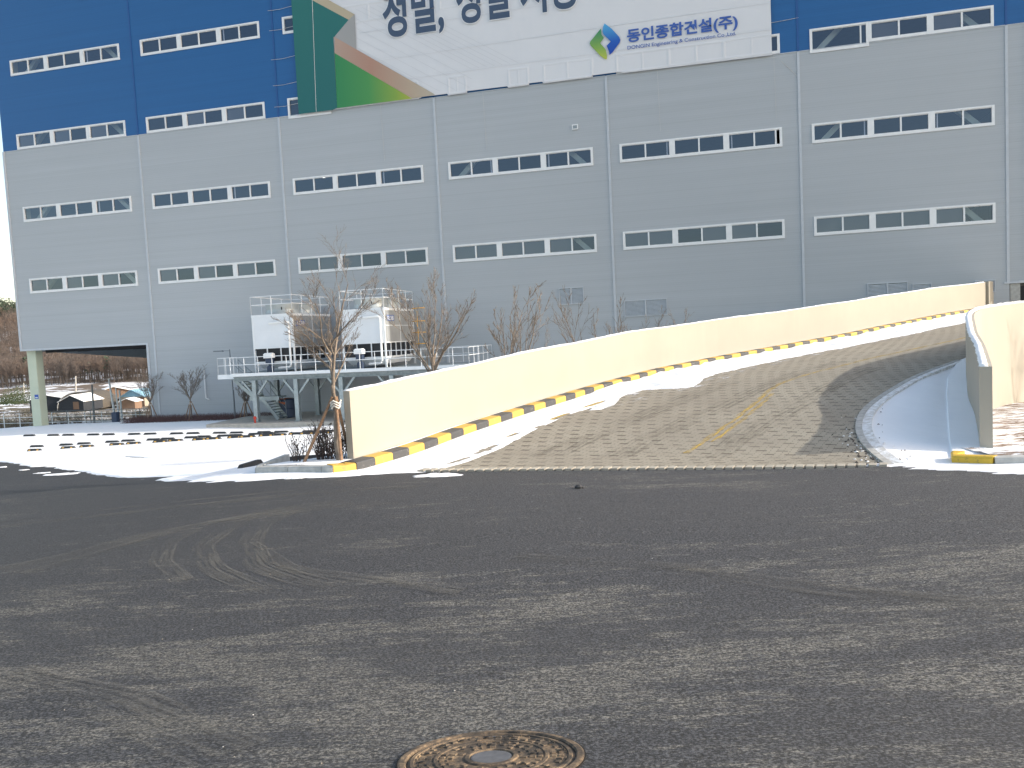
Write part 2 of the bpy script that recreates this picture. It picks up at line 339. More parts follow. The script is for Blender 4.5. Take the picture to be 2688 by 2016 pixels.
MAT = dict(
    asphalt=mat_asphalt(), snow=mat_snow(), snow_dirty=mat_snow('dirty_snow', True), paver=mat_paver(),
    grey=mat_cladding('grey_cladding', (.435, .463, .492)), blue=mat_cladding('blue_cladding', (.019, .120, .325)),
    plaster=mat_plaster(), glass=mat_glass(), rust=mat_rust(),
    white=M('white_frame', (.80, .81, .82), .45, var=.04), trim=M('light_trim', (.50, .535, .58), .4, var=.05),
    bluetrim=M('blue_trim', (.012, .085, .28), .45, var=.05),
    dark=M('dark_interior', (.04, .043, .048), .9), slab=M('interior_concrete', (.10, .105, .11), .9),
    brace=M('pale_steel_brace', (.70, .78, .66), .5, var=.05), blind=M('grey_window_blind', (.30, .31, .32), .9, var=.05),
    conc=M('kerb_concrete', (.42, .42, .40), .85, var=.18, scale=6, bump=.3, bscale=60),
    padc=M('pad_concrete', (.44, .41, .36), .85, var=.15, scale=4, bump=.2),
    pillar=M('painted_pillar', (.60, .64, .50), .7, var=.05, scale=1),
    galv=M('galvanised_steel', (.33, .38, .40), .45, .5, var=.14, scale=5), galvd=M('weathered_steel', (.26, .30, .32), .5, .4, var=.18, scale=6),
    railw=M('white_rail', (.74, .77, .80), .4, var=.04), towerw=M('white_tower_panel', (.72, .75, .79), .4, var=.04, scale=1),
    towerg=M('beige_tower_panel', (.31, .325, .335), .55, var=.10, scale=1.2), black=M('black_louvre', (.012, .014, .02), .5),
    pipe=M('white_pipe', (.80, .82, .83), .35, var=.03), yellow=mat_paint('yellow_paint', (.70, .42, .075), (.26, .21, .13), .58), kblack=mat_paint('black_paint', (.06, .062, .065), (.22, .21, .19), .58),
    ladder=M('yellow_ladder_paint', (.80, .42, .03), .5), rubber=M('black_rubber', (.035, .037, .04), .7, var=.3, scale=12, bump=.3),
    reflect=M('amber_reflector', (.85, .48, .10), .3), bark=M('tree_bark', (.20, .165, .135), .9, var=.35, scale=9, bump=.6, bscale=50),
    bark2=M('grey_bark', (.22, .185, .155), .9, var=.3, scale=9, bump=.5), stake=M('timber_stake', (.26, .165, .105), .85, var=.3, scale=12, bump=.4),
    rope=M('white_rope', (.62, .60, .56), .9), hedge=M('bare_hedge_twigs', (.11, .06, .055), .9, var=.4, scale=8),
    twig=M('dry_shrub_twigs', (.07, .05, .045), .9, var=.4, scale=8), dleaf=M('withered_leaf', (.055, .045, .04), .8, var=.5, scale=20),
    soil=mat_soil(), navy=M('navy_print', (.050, .085, .150), .6, var=.03), logoblue=M('blue_print', (.045, .12, .42), .6, var=.03),
    signblue=M('blue_sign', (.03, .10, .42), .4, var=.03), plate=M('blue_plate', (.06, .12, .36), .4, var=.03),
    wood=M('brown_wood', (.2, .13, .09), .9), roofsnow=mat_snow('roof_snow'), tarp=M('dark_tarpaulin', (.022, .027, .036), .7, var=.3),
    roofblue=M('blue_metal_roof', (.22, .40, .52), .5), wallpale=M('pale_render', (.33, .30, .25), .85), khaki=M('khaki_cover', (.085, .075, .062), .9, var=.3),
    polec=M('pole_concrete', (.45, .44, .42), .85), cap=M('grey_plastic_cap', (.10, .105, .115), .8, var=.2, scale=25), hole=M('hole_black', (.004, .004, .004), .9, var=0),
    tank=M('dark_blue_tank', (.035, .055, .10), .5), orange=M('orange_cloth', (.48, .15, .07), .9, var=.3), red=M('red_cap', (.5, .05, .03), .5),
    lampm=M('lamp_grey', (.18, .20, .22), .5, .3), fence=M('fence_grey', (.17, .18, .18), .5, .3), fencel=M('light_fence_post', (.78, .78, .75), .6), fan=M('fan_cowl', (.42, .46, .47), .4, .3, var=.1),
)
b = NB('lamp_glow'); em = b.n('ShaderNodeEmission', Strength=6); em.inputs[0].default_value = (1, .95, .85, 1); b.l(em.outputs[0], b.out.inputs['Surface']); MAT['glow'] = b.mat

# ------------------------------------------------------------------ ground
def as_grid(a_fn, s_arr, t_arr, zfn):
    pass
# far ground: one big snowy, earthy sheet reaching the horizon, following the terrain
def mat_field():
    b = NB('winter_field'); n1 = b.noise(b.coord((.10, .22, .2)), 1, 7, .68, .4); n2 = b.noise(b.coord(), 1.5, 5, .7)
    soil = b.ramp(n2, [(.3, (.075, .058, .045)), (.5, (.14, .115, .08)), (.7, (.20, .18, .11))])
    b.base(b.mix(b.ramp(n1, [(.52, 0), (.57, 1)]), soil, (.80, .82, .86))).rough(.9); b.bump(n2, .6, .1); return b.mat
t1 = np.concatenate([-np.geomspace(1500, 3, 60), np.linspace(-2.9, 2.9, 9), np.geomspace(3, 1500, 60)])
A_, S_ = np.meshgrid(t1, t1 + 20, indexing='ij')
def zfar(A, Sx):
    z = Gas(A, Sx) - .06
    wx, wy = as2w(A, Sx)
    # keep the sheet under the ramp and flat far away
    return z
Z_ = zfar(A_, S_)
wx, wy = as2w(A_, S_)
tag(grid('ground', np.stack([wx, wy, Z_], -1), mat_field()), kind='structure')

# road: asphalt sheet in its own frame (x across, y ahead of the camera's feet)
sa = np.arange(-8, 34, .3)
ta = np.arange(-34, 26.1, .4)
A_, S_ = np.meshgrid(ta, sa, indexing='ij')
def ramp_line_s(a): return np.interp(a, [-40, -3.3, -1.42, 6.05, 40], [16 + 30, 14.35, 13.95, 12.32, 6.0])
road = grid('asphalt_road', np.stack([A_, S_, Gas(A_, S_) + .012], -1), MAT['asphalt'])
road.location = (CAM[0], CAM[1], 0); road.rotation_euler = (0, 0, YAW); tag(road, kind='structure')

# ------------------------------------------------------------------ ramp
Lp = np.array([(-3.85,14.3,2.395),(-3.29,15.3,2.41),(-2.8,15.9,2.45),(-1.81,17.7,2.59),(-.22,20,2.79),(1.82,22.7,3.03),(4.28,25.5,3.3),(7.27,28.2,3.52),(10.72,30.8,3.76),(14.2,33.3,4.03),(16.03,34.8,4.2),(21.36,38.8,4.66),(26.16,42.3,4.97)])
Rp = np.array([(6.05,12.35,2.40),(6.0,12.7,2.5),(6.1,13.4,2.6),(6.36,14.22,2.7),(6.69,14.95,2.78),(7.25,16.01,2.86),(8.02,17.08,2.96),(8.84,17.98,3.1),(9.75,19,3.22),(10.82,19.96,3.36),(12.17,21.25,3.46),(12.89,21.83,3.56),(16.5,25,3.8),(22,30,4.25),(31,37.5,4.97)])
ZS = np.linspace(2.398, 4.97, 260)
def smooth(v, k=9):
    p = np.pad(v, (k, k), mode='reflect', reflect_type='odd'); ker = np.hanning(2 * k + 3)[1:-1]; ker /= ker.sum()
    return np.convolve(p, ker, 'valid')
LA, LS = [smooth(np.interp(ZS, Lp[:, 2], Lp[:, i])) for i in (0, 1)]
RA, RS_ = [smooth(np.interp(ZS, Rp[:, 2], Rp[:, i])) for i in (0, 1)]
LEN = np.concatenate([[0], np.cumsum(np.hypot(np.diff(LA), np.diff(LS)))])     # length along the left wall
WID = np.hypot(RA - LA, RS_ - LS)
def ramp_pt(z, v, dz=0.0):
    """z: station height (array), v: metres from the left wall"""
    z = np.asarray(z, float); v = np.asarray(v, float)
    la, ls, ra, rs = [np.interp(z, ZS, q) for q in (LA, LS, RA, RS_)]; w = np.hypot(ra - la, rs - ls)
    a = la + (ra - la) * v / w; s = ls + (rs - ls) * v / w; X_, Y_ = as2w(a, s)
    zz = z + .0 + dz
    # meet the road flush at the foot
    return np.stack(np.broadcast_arrays(X_, Y_, zz), -1)
vq = np.linspace(0, 1.0, 40)
P = np.stack([ramp_pt(ZS, WID * q, .022) for q in vq], 1)
uv = np.stack([np.broadcast_to(LEN[:, None], P.shape[:2]) * 1.0, np.broadcast_to((WID[:, None] * vq[None]), P.shape[:2])], -1)[..., ::-1].copy()
ramp = tag(grid('ramp_road', P, MAT['paver'], uv=uv), kind='structure')
# solid body under the ramp
mb = MB(); n = len(ZS)
for i in range(0, n - 1, 6):
    j = min(i + 6, n - 1)
    for (aa, ss) in ((LA, LS), (RA, RS_)):
        p, q = as2w(aa[i], ss[i]), as2w(aa[j], ss[j])
        mb.add([(*p, -1), (*q, -1), (*q, ZS[j]), (*p, ZS[i])], [(0, 1, 2, 3)])
mb.build('ramp_body', MAT['conc'], None); tag(bpy.data.objects['ramp_body'], kind='structure')
# edge row of blocks at the foot of the ramp: a pale toothed course
def strip(name, za, va0, va1, dz, mat, parent=None, nstep=None):
    z = np.asarray(za); P = np.stack([ramp_pt(z, v0 if not callable(v0) else v0(z), dz) for v0 in (va0, va1)], 1)
    L_ = np.interp(z, ZS, LEN); v_a = va0 if not callable(va0) else va0(z); v_b = va1 if not callable(va1) else va1(z)
    uv = np.stack([np.stack([L_, np.broadcast_to(v_a, L_.shape)], -1), np.stack([L_, np.broadcast_to(v_b, L_.shape)], -1)], 1)
    return grid(name, P, mat, uv=uv, parent=parent)
worn = mat_mix_alpha('worn_yellow_line', (.62, .42, .09), 1.0, .40, .62, 'UV', (1.2, 14, 1), .75)
zz = np.linspace(2.50, 4.9, 260)
cv = lambda z: np.interp(z, [2.4, 2.58, 2.78, 3.17, 3.4, 3.62, 3.93, 5], [6.0, 6.18, 6.1, 5.42, 5.62, 5.78, 5.7, 5.7])
strip('centre_line', zz, lambda z: cv(z) - .05, lambda z: cv(z) + .07, .028, worn, ramp)
strip('centre_line', zz[10:60], lambda z: cv(z) + .14, lambda z: cv(z) + .24, .028, worn, ramp)
strip('edge_line', zz, 1.70, 1.82, .028, mat_paint('yellow_line_paint', (.60, .40, .06), (.3, .26, .2), .5), ramp)
mb = MB(); p0 = np.array([-1.8, 13.98]); p1 = np.array([6.0, 12.30]); d = (p1 - p0) / np.hypot(*(p1 - p0)); nn = np.array([-d[1], d[0]]); Lt = np.hypot(*(p1 - p0)); k = 0; x = 0
while x < Lt - .12:
    q = p0 + d * x; e = d * .115; f = nn * .17
    c = [q - f * .25, q - f * .25 + e, q + f + e * 1.5, q + f + e * .5]
    zt = float(Gas(*q)) + .052
    vs = [(*as2w(*pp), zt - .10) for pp in c] + [(*as2w(*pp), zt) for pp in c]
    mb.add(vs, [(4,5,6,7),(0,1,5,4),(1,2,6,5),(2,3,7,6),(3,0,4,7)]); x += .16
mb.build('edge_blocks', M('pale_edge_block', (.38, .35, .29), .85, var=.2, scale=5), ramp)

# ------------------------------------------------------------------ walls of the ramp
def wall_mesh(path, base, top, th, side):
    """path list of (a,s); offsets th towards side (+1 right of travel)"""
    n = len(path); P0 = np.array(path, float); T = np.gradient(P0, axis=0); T /= np.hypot(T[:, 0], T[:, 1])[:, None]
    N = np.stack([T[:, 1], -T[:, 0]], -1) * side; P1 = P0 + N * th; mb = MB(); V = []
    for i in range(n):
        p, q = as2w(*P0[i]), as2w(*P1[i]); V += [(*p, base[i]), (*q, base[i]), (*q, top[i]), (*p, top[i])]
    F = []
    for i in range(n - 1):
        for k in range(4): F.append((4*i+k, 4*i+(k+1)%4, 4*i+4+(k+1)%4, 4*i+4+k))
    F += [(0, 3, 2, 1), (4*n-4, 4*n-3, 4*n-2, 4*n-1)]
    mb.add(V, F); return mb, P0, P1
# left wall: inner face on the kerb side
idx = np.linspace(3, 259, 64).astype(int); pathL = [(LA[i], LS[i]) for i in idx]
zb = ZS[idx] + .08; zt = zb + 1.40
zt = zt + .012 * np.sin(np.arange(64) * .7)
t = thing('ramp_wall', 'long cream plastered wall climbing along the left edge of the ramp', 'wall', (*as2w(*pathL[0]), 2.4))
def shift(mb, o):
    l = o.location; mb.v = [(v[0] - l[0], v[1] - l[1], v[2] - l[2]) for v in mb.v]; return mb
mb, P0, P1 = wall_mesh(pathL, [1.0] + list(zb[1:] * 0 + .2), zt, .17, -1)
mb.v[0] = (*mb.v[0][:2], 1.9); mb.v[1] = (*mb.v[1][:2], 1.9)
shift(mb, t).build('wall', MAT['plaster'], t)
def snowcap(path, ztop, th, side, inset, name='snow_cap', seed=0, hgt=.05):
    P0 = np.array(path, float); T = np.gradient(P0, axis=0); T /= np.hypot(T[:, 0], T[:, 1])[:, None]; N = np.stack([T[:, 1], -T[:, 0]], -1) * side
    mb = MB(); n = len(P0); V = []
    for i in range(n):
        j = fnoise(i * .9 + seed, seed) * .05; h = hgt * (1 + 1.0 * fnoise(i * .6, 5 + seed))
        a0 = P0[i] + N[i] * (inset[0] + j); a1 = P0[i] + N[i] * (inset[1] + j * .5)
        p, q = as2w(*a0), as2w(*a1); pm, qm = as2w(*(a0 + N[i] * .03)), as2w(*(a1 - N[i] * .03))
        V += [(*p, ztop[i]), (*pm, ztop[i] + h), (*qm, ztop[i] + h), (*q, ztop[i])]
    F = []
    for i in range(n - 1):
        for k in range(3): F.append((4*i+k, 4*i+4+k, 4*i+5+k, 4*i+k+1))
    F += [(0, 1, 2, 3), (4*n-1, 4*n-2, 4*n-3, 4*n-4)]
    mb.add(V, F); return mb
def dens(path, vals, k=4):
    P = np.array(path, float); n = len(P); u = np.linspace(0, n - 1, (n - 1) * k + 1)
    return np.stack([np.interp(u, range(n), P[:, 0]), np.interp(u, range(n), P[:, 1])], -1), np.interp(u, range(n), vals)
dp, dz_ = dens(pathL, zt, 3)
shift(snowcap(dp, dz_ - .002, .17, -1, (.03, .175), seed=1, hgt=.035), t).build('snow_cap', MAT['snow'], t, smooth=True)

# right wall: near end by the road, bending right along the ramp
pr = np.array([(7.92,13.0),(8.56,14.1),(9.4,15.6),(10.1,17.0),(10.85,18.3),(11.6,19.6),(12.35,20.8),(13.2,21.9),(14.2,22.85),(16,24.35),(19,26.8),(23,30),(31,36.7)])
tr_ = np.array([3.93,4.02,4.20,4.42,4.60,4.74,4.84,4.93,5.0,5.08,5.2,5.45,6.3])
u = np.linspace(0, 12, 61); pth = np.stack([smooth(np.interp(u, range(13), pr[:, i]), 2) for i in (0, 1)], -1); tt = smooth(np.interp(u, range(13), tr_), 2)
t = thing('ramp_wall', 'short cream wall right of the ramp with its shaded end towards the road', 'wall', (*as2w(*pth[0]), 2.4))
mb, P0, P1 = wall_mesh(pth, [1.2] * 61, tt, .19, 1)
shift(mb, t).build('wall', MAT['plaster'], t)
dp, dz_ = dens(pth, tt, 3)
shift(snowcap(dp, dz_ - .002, .19, 1, (.0, .13), seed=4, hgt=.05), t).build('snow_cap', MAT['snow'], t, smooth=True)

# pillar where the left wall ends
xe, ye = as2w(*pathL[-1]); t = thing('wall_pillar', 'cream pillar closing the top end of the long ramp wall', 'pillar', (xe, ye, 4.9), math.radians(49.6))
MB().cbox(.30, .95, -.05, .40, -4.5, 1.60, .015).build('pillar', MAT['plaster'], t); MB().box(.002, .30, .10, .30, -4.5, 1.55).build('recess', MAT['plaster'], t)

# ------------------------------------------------------------------ kerbs
def kerb_pts(v, z0, z1, n):
    z = np.linspace(z0, z1, n); return ramp_pt(z, v)
def kerb_strip(path, z0, h, w, seglen, mats, gap=.008, first=0, cham=.035):
    """path: dense (a,s,z) list; front is right of travel; alternating materials per segment"""
    Pp = np.array(path, float); D = np.concatenate([[0], np.cumsum(np.hypot(np.diff(Pp[:, 0]), np.diff(Pp[:, 1])))])
    at = lambda d: np.array([np.interp(d, D, Pp[:, i]) for i in range(3)])
    out = MB(); d = 0; k = first
    while d < D[-1] - .05:
        e = min(d + seglen, D[-1]); sub = np.linspace(d + gap / 2, e - gap / 2, 3); V = []
        for x in sub:
            p = at(x); q = at(x + .02) - at(x - .02); tl = q[:2] / max(np.hypot(*q[:2]), 1e-9); nr = np.array([tl[1], -tl[0]])
            prof = [(0, -.25), (0, h - cham), (-cham * .5, h - cham * .3), (-cham * 1.3, h), (-w, h), (-w, -.25)]
            for o, hz in prof:
                aa = p[:2] + nr * o; V.append((*as2w(*aa), p[2] + hz))
        F = []
        for i in range(2):
            for j in range(6): F.append((6*i+j, 6*i+(j+1)%6, 6*i+6+(j+1)%6, 6*i+6+j))
        F += [tuple(range(5, -1, -1)), tuple(range(12, 18))]
        out.add(V, F, k % len(mats)); d = e; k += 1
    return out
zk = np.linspace(2.400, 4.9, 340); fr = []
for z in zk:
    la, ls, ra, rs = [np.interp(z, ZS, q) for q in (LA, LS, RA, RS_)]; w = np.hypot(ra - la, rs - ls); v = .72
    fr.append((la + (ra - la) * v / w, ls + (rs - ls) * v / w, z + .02))
t = thing('striped_kerb', 'yellow and black striped kerb along the foot of the left ramp wall', 'kerb', (*as2w(fr[0][0], fr[0][1]), 2.4))
shift(kerb_strip(fr, 0, .19, .33, .5, [MAT['kblack'], MAT['yellow']], gap=.006), t).build('kerb', [MAT['kblack'], MAT['yellow']], t)
# rounded yellow nose facing the road
f0 = np.array(fr[0]); k876 = ong(876, 1247); kL = ong(657, 1249)
nose = [(k876[3], k876[4], k876[2] + .0), (f0[0] - .25, f0[1] - .16, f0[2] - .02), (f0[0] - .06, f0[1] - .08, f0[2] - .01), (f0[0], f0[1] + .02, f0[2])]
shift(kerb_strip(nose, 0, .18, .3, 5, [MAT['yellow']]), t).build('kerb_end', [MAT['yellow']], t)
t = thing('concrete_kerb', 'plain concrete kerb of the planting strip left of the long ramp wall', 'kerb', (kL[0], kL[1], kL[2]))
path = [(kL[3] + .18, kL[4] + 1.6, kL[2]), (kL[3], kL[4] + .1, kL[2]), (kL[3] + .05, kL[4], kL[2]), (k876[3] - .015, k876[4], k876[2])]
shift(kerb_strip(path, 0, .17, .16, .85, [MAT['conc']], gap=.012), t).build('kerb', MAT['conc'], t)
# planting strip: snowy soil up to kerb height, running back along the outside of the wall
V = []; kfront = [(kL[3], kL[4]), (k876[3], k876[4])]
for i in range(30):
    u_ = i / 29                                   # along the wall
    pa = np.interp(u_, [0, 1], [0, 26]); w0 = np.array([np.interp(pa, range(64), [q[0] for q in pathL]), np.interp(pa, range(64), [q[1] for q in pathL])])
    if i == 0: w0 = np.array([k876[3] - .05, k876[4] + .14])
    elif i == 1: w0 = np.array([pathL[0][0] - .02, pathL[0][1] - .05])
    l0 = np.array([kL[3] + .10, kL[4] + .13]) + (w0 - np.array([k876[3], k876[4]])) * 1.0
    if i: l0 = np.array([kL[3] + .12, kL[4] + .13]) + (np.array([pathL[26][0], pathL[26][1]]) - np.array(pathL[0])) * u_ * 1.0
    for j in range(14):
        q = j / 13; a, s_q = w0 * (1 - q) + l0 * q
        zz_ = float(Gas(a, s_q)) + .165 + .03 * fnoise(a * 3, s_q * 3) - (.14 if q > .99 else 0); V.append((*as2w(a, s_q), zz_))
o = grid('snowy_planting_strip', np.array(V).reshape(30, 14, 3), MAT['snow']); tag(o, kind='structure')

# right sidewalk: snow level and raised kerb step
def right_off(z, v):  # metres to the right of the ramp's right edge
    z = np.asarray(z, float); la, ls, ra, rs = [np.interp(z, ZS, q) for q in (LA, LS, RA, RS_)]; w = np.hypot(ra - la, rs - ls)
    return ra + (ra - la) * v / w, rs + (rs - ls) * v / w
# low snow field between the curve and the raised kerb, filled as triangles fan in (a,s)
edgeR = [(RA[i], RS_[i], ZS[i]) for i in range(0, 170, 3)]
y1 = (7.06, 12.38); k2 = (7.27, 12.75)
kpath = np.array([(7.08, 12.32), (7.22, 12.62), (7.9, 13.9), (8.9, 15.7), (9.9, 17.5), (10.9, 19.2), (11.9, 20.6), (12.7, 21.4)])
def lerp_path(p, n):
    D = np.concatenate([[0], np.cumsum(np.hypot(np.diff(p[:, 0]), np.diff(p[:, 1])))]); u = np.linspace(0, D[-1], n)
    return np.stack([np.interp(u, D, p[:, i]) for i in range(p.shape[1])], -1)
E_ = lerp_path(np.array(edgeR), 60); K_ = lerp_path(kpath, 60); kz = np.interp(np.linspace(0, 1, 60), [0, .15, .5, 1], [2.42, 2.5, 2.85, 3.5])
V = []
for i in range(60):
    for j in range(24):
        q = j / 23; a = E_[i, 0] * (1 - q) + K_[i, 0] * q; s = E_[i, 1] * (1 - q) + K_[i, 1] * q; z = E_[i, 2] * (1 - q) + kz[i] * q
        V.append((*as2w(a, s), z + .045 + .025 * fnoise(a * 2.5, s * 2.5) - (.03 * (1 - q * 8) if q < .12 else 0)))
o = grid('snow_verge', np.array(V).reshape(60, 24, 3), MAT['snow']); tag(o, kind='structure')
# gutter: a light double kerb band following the inside of the curve
zz = np.linspace(2.41, 3.5, 200)
def band(name, v0, v1, dz0, dz1, mat):
    V = []
    for z in zz:
        for v, dz in ((v0, -.1), (v0, dz0), (v1, dz1), (v1, -.1)):
            a, s = right_off(z, v); V.append((*as2w(a, s), z + dz))
    return grid(name, np.array(V).reshape(len(zz), 4, 3), mat, smooth=False)
tag(band('edge_kerb', -.02, .10, .05, .05, M('dusty_kerb', (.42, .41, .38), .85, var=.3, scale=9)), 'low dusty concrete edging curving round the inside of the ramp', 'kerb')
tag(band('gutter', .10, .27, .04, .055, MAT['snow_dirty']), kind='structure')
# clods of dirty snow on the inside bend
mb = MB(); r_ = random.Random(5)
for i in range(200):
    z = 2.41 + abs(r_.gauss(0, .22)); v = r_.gauss(.0, .22)
    if z > 3: continue
    a, s = right_off(z, v); sz = r_.uniform(.008, .032) * (1.2 - (z - 2.4)); x, y = as2w(a, s)
    n = 6; V = []
    for k in range(n):
        th = 2 * math.pi * k / n; V.append((x + math.cos(th) * sz * r_.uniform(.6, 1.4), y + math.sin(th) * sz * r_.uniform(.6, 1.4), z + .02))
    V.append((x, y, z + .03 + sz * .5)); mb.add(V, [(k, (k + 1) % n, n) for k in range(n)], i % 3 > 0)
tag(mb.build('slush', [MAT['snow_dirty'], M('wet_mud', (.06, .05, .042), .8)]), 'brown slush and grit thrown to the inside of the ramp bend', 'slush', kind='stuff')
# raised sidewalk beside the right wall
K2 = lerp_path(kpath, 50); V = []; kz2 = np.interp(np.linspace(0, 1, 50), [0, .15, .5, 1], [2.40, 2.47, 2.83, 3.5]); wp = lerp_path(np.array([(7.75, 12.25), (8.0, 12.98), (8.6, 14.1), (9.43, 15.6), (10.15, 17), (10.9, 18.3), (11.65, 19.6), (12.7, 21.4)]), 50)
for i in range(50):
    for q, h in ((0, -.1), (0, .09), (.04, .115), (.5, .12), (1.0, .12)):
        a = K2[i, 0] * (1 - q) + wp[i, 0] * q; s = K2[i, 1] * (1 - q) + wp[i, 1] * q; V.append((*as2w(a, s), kz2[i] + h))
o = grid('sidewalk', np.array(V).reshape(50, 5, 3), MAT['snow'], smooth=False); tag(o, kind='structure')
pz = [ong(2496, 1222), ong(2606, 1225), ong(2612, 1225), ong(2688, 1223), ong(2900, 1220)]
t = thing('yellow_kerb', 'scuffed yellow kerb in front of the end of the right ramp wall', 'kerb', (pz[0][0], pz[0][1], pz[0][2]))
shift(kerb_strip([(pz[0][3] * (1 + .5 / pz[0][4]), pz[0][4] + .5, pz[0][2]), (pz[0][3], pz[0][4] + .05, pz[0][2]), (pz[0][3] + .05, pz[0][4], pz[0][2]), (pz[1][3], pz[1][4], pz[1][2])], 0, .15, .2, 3, [MAT['yellow']]), t).build('kerb', mat_paint('scuffed_yellow', (.66, .43, .04), (.10, .09, .07), .56), t)
t = thing('concrete_kerb', 'plain grey kerb in front of the soil bed right of the yellow kerb', 'kerb', (pz[2][0], pz[2][1], pz[2][2]))
shift(kerb_strip([(pz[2][3], pz[2][4], pz[2][2]), (pz[4][3], pz[4][4], pz[4][2])], 0, .14, .18, 1.0, [MAT['conc']]), t).build('kerb', MAT['conc'], t)
# soil bed to the right
aa = np.linspace(7.45, 22, 60); qq = np.linspace(0, 1, 50); V = []
for a in aa:
    s0 = np.interp(a, [pz[2][3], pz[4][3], 22], [pz[2][4] + .1, pz[4][4] + .1, pz[4][4] - 2])
    s1 = np.interp(a, list(pth[:, 0]), list(pth[:, 1])) + .05
    for q in qq:
        s = s0 + (max(s1, s0 + .02) - s0) * q; aq = a + .16
        V.append((*as2w(aq, s), float(Gas(aq, s)) + .10 + .10 * fnoise(a * 1.6, s * 1.6) * min(1, q * 6)))
o = grid('soil_bed', np.array(V).reshape(60, 50, 3), MAT['soil']); tag(o, kind='structure')

# ------------------------------------------------------------------ snow cover
def snow_sheet(name, tpx, edge_px, s_far, thick=.05):
    pass
ep = [(-200,1180),(0,1213),(35,1219),(85,1228),(140,1230),(180,1236),(225,1243),(270,1250),(320,1257),(400,1259),(450,1262),(500,1265),(560,1265),(620,1264),(700,1262),(880,1256),(950,1251),(1060,1246),(1140,1241)]
es = [ong(*p) for p in ep]; et = [e[3] / e[4] for e in es]; ee = [e[4] for e in es]
tv = np.concatenate([np.linspace(-1.0, -.70, 30), np.linspace(-.70, -.10, 760)]); off = np.concatenate([np.arange(-.9, 2.2, .05), np.arange(2.2, 14, .09), np.geomspace(14, 60, 50)])
TT, OO = np.meshgrid(tv, off, indexing='ij'); S0 = np.interp(TT, et, ee); SS = S0 + OO; AA = TT * SS
# jagged melt edge: elongated tongues along the driving direction
ntg = fnoise(AA * .55 + SS * .12, SS * 2.6) * 1.5 + fnoise(AA * 2.2, SS * 6) * .5
hh = np.clip((OO + ntg * 1.15 - .10) * .10, -.05, .035)
# tyre scrapes through the snow
def scrape(p, w):
    q = [ong(*a) for a in p]; res = np.full(AA.shape, 1e9)
    for i in range(len(q) - 1):
        A0 = np.array(q[i][3:5]); B0 = np.array(q[i+1][3:5]); d = B0 - A0; L2 = d @ d
        tt = np.clip(((AA - A0[0]) * d[0] + (SS - A0[1]) * d[1]) / L2, 0, 1)
        res = np.minimum(res, np.hypot(AA - A0[0] - tt * d[0], SS - A0[1] - tt * d[1]))
    return res
zq = lambda x, y: (x / 2.458, 1050 + y / 2.458)
for p, w in (([zq(800,368), zq(930,376), zq(1130,374)], .10), ([zq(805,372), zq(990,384)], .12), ([zq(895,437), zq(1030,420), zq(1290,390)], .13), ([zq(420,462), zq(620,445), zq(760,425)], .22), ([zq(300,442), zq(470,430)], .2), ([zq(200,438), zq(640,408), zq(840,398)], .13), ([zq(780,512), zq(1000,505), zq(1290,492)], .2), ([zq(1480,375), zq(1525,374)], .1), ([zq(560, 478), zq(760, 470)], .1)):
    dd = scrape(p, w); hh = hh - .10 * np.clip(1 - dd / w + ntg * .5, 0, 1)
hh = np.maximum(hh, -.05) + np.where(OO > 1, .012 * fnoise(AA * 1.2, SS * 1.2), 0)
wx, wy = as2w(AA, SS); far_fade = np.clip((SS - 52) / 10, 0, 1) * 0
o = grid('snow_field', np.stack([wx, wy, Gas(AA, SS) + .012 + hh], -1), MAT['snow']); tag(o, kind='structure')
# little islands of snow on the road
mb = MB()
for x, y, w in ((155*.4069,1050+455*.4069,.14),(275*.4069,1050+475*.4069,.22),(385*.4069,1050+485*.4069,.45),(2,1228,.2),(1143*1.0+.0,1250.5,.38),(780,1256,.25)):
    X_, Y_, z, a, s = ong(x, y); n = 28; V = []
    for k in range(n):
        th = 2 * math.pi * k / n; rr = w * (1 + 1.3 * fnoise(k * .8, x)) ; V.append((*as2w(a + math.cos(th) * rr, s + math.sin(th) * rr * .5), z + .014))
    V2 = [(v[0] * .9 + X_ * .1, v[1] * .9 + Y_ * .1, v[2] + .012) for v in V]
    mb.add(V + V2, [(k, (k+1)%n, n+(k+1)%n, n+k) for k in range(n)] + [tuple(range(n, 2*n))])
tag(mb.build('snow_patches', MAT['snow']), 'small thin snow patches left on the asphalt', 'snow', kind='stuff')
# right foreground snow tongue in front of the right kerbs
tv = np.linspace(.452, .95, 420); off = np.arange(-.6, 1.1, .04); TT, OO = np.meshgrid(tv, off, indexing='ij')
e2 = [ong(*p) for p in ((2250,1226),(2335,1230),(2400,1231),(2500,1237),(2600,1244),(2688,1250),(2900,1262),(3300,1280))]
S0 = np.interp(TT, [e[3]/e[4] for e in e2], [e[4] for e in e2]); SS = S0 + OO; AA = TT * SS
ntg = fnoise(AA * .8 + SS, SS * 4) * 1.2 + fnoise(AA * 3, SS * 9) * .4
hh = np.clip((OO + ntg * .45 - .05) * .12, -.04, .03); wx, wy = as2w(AA, SS)
o = grid('snow_tongue', np.stack([wx, wy, Gas(AA, SS) + .012 + hh], -1), MAT['snow']); tag(o, kind='structure')
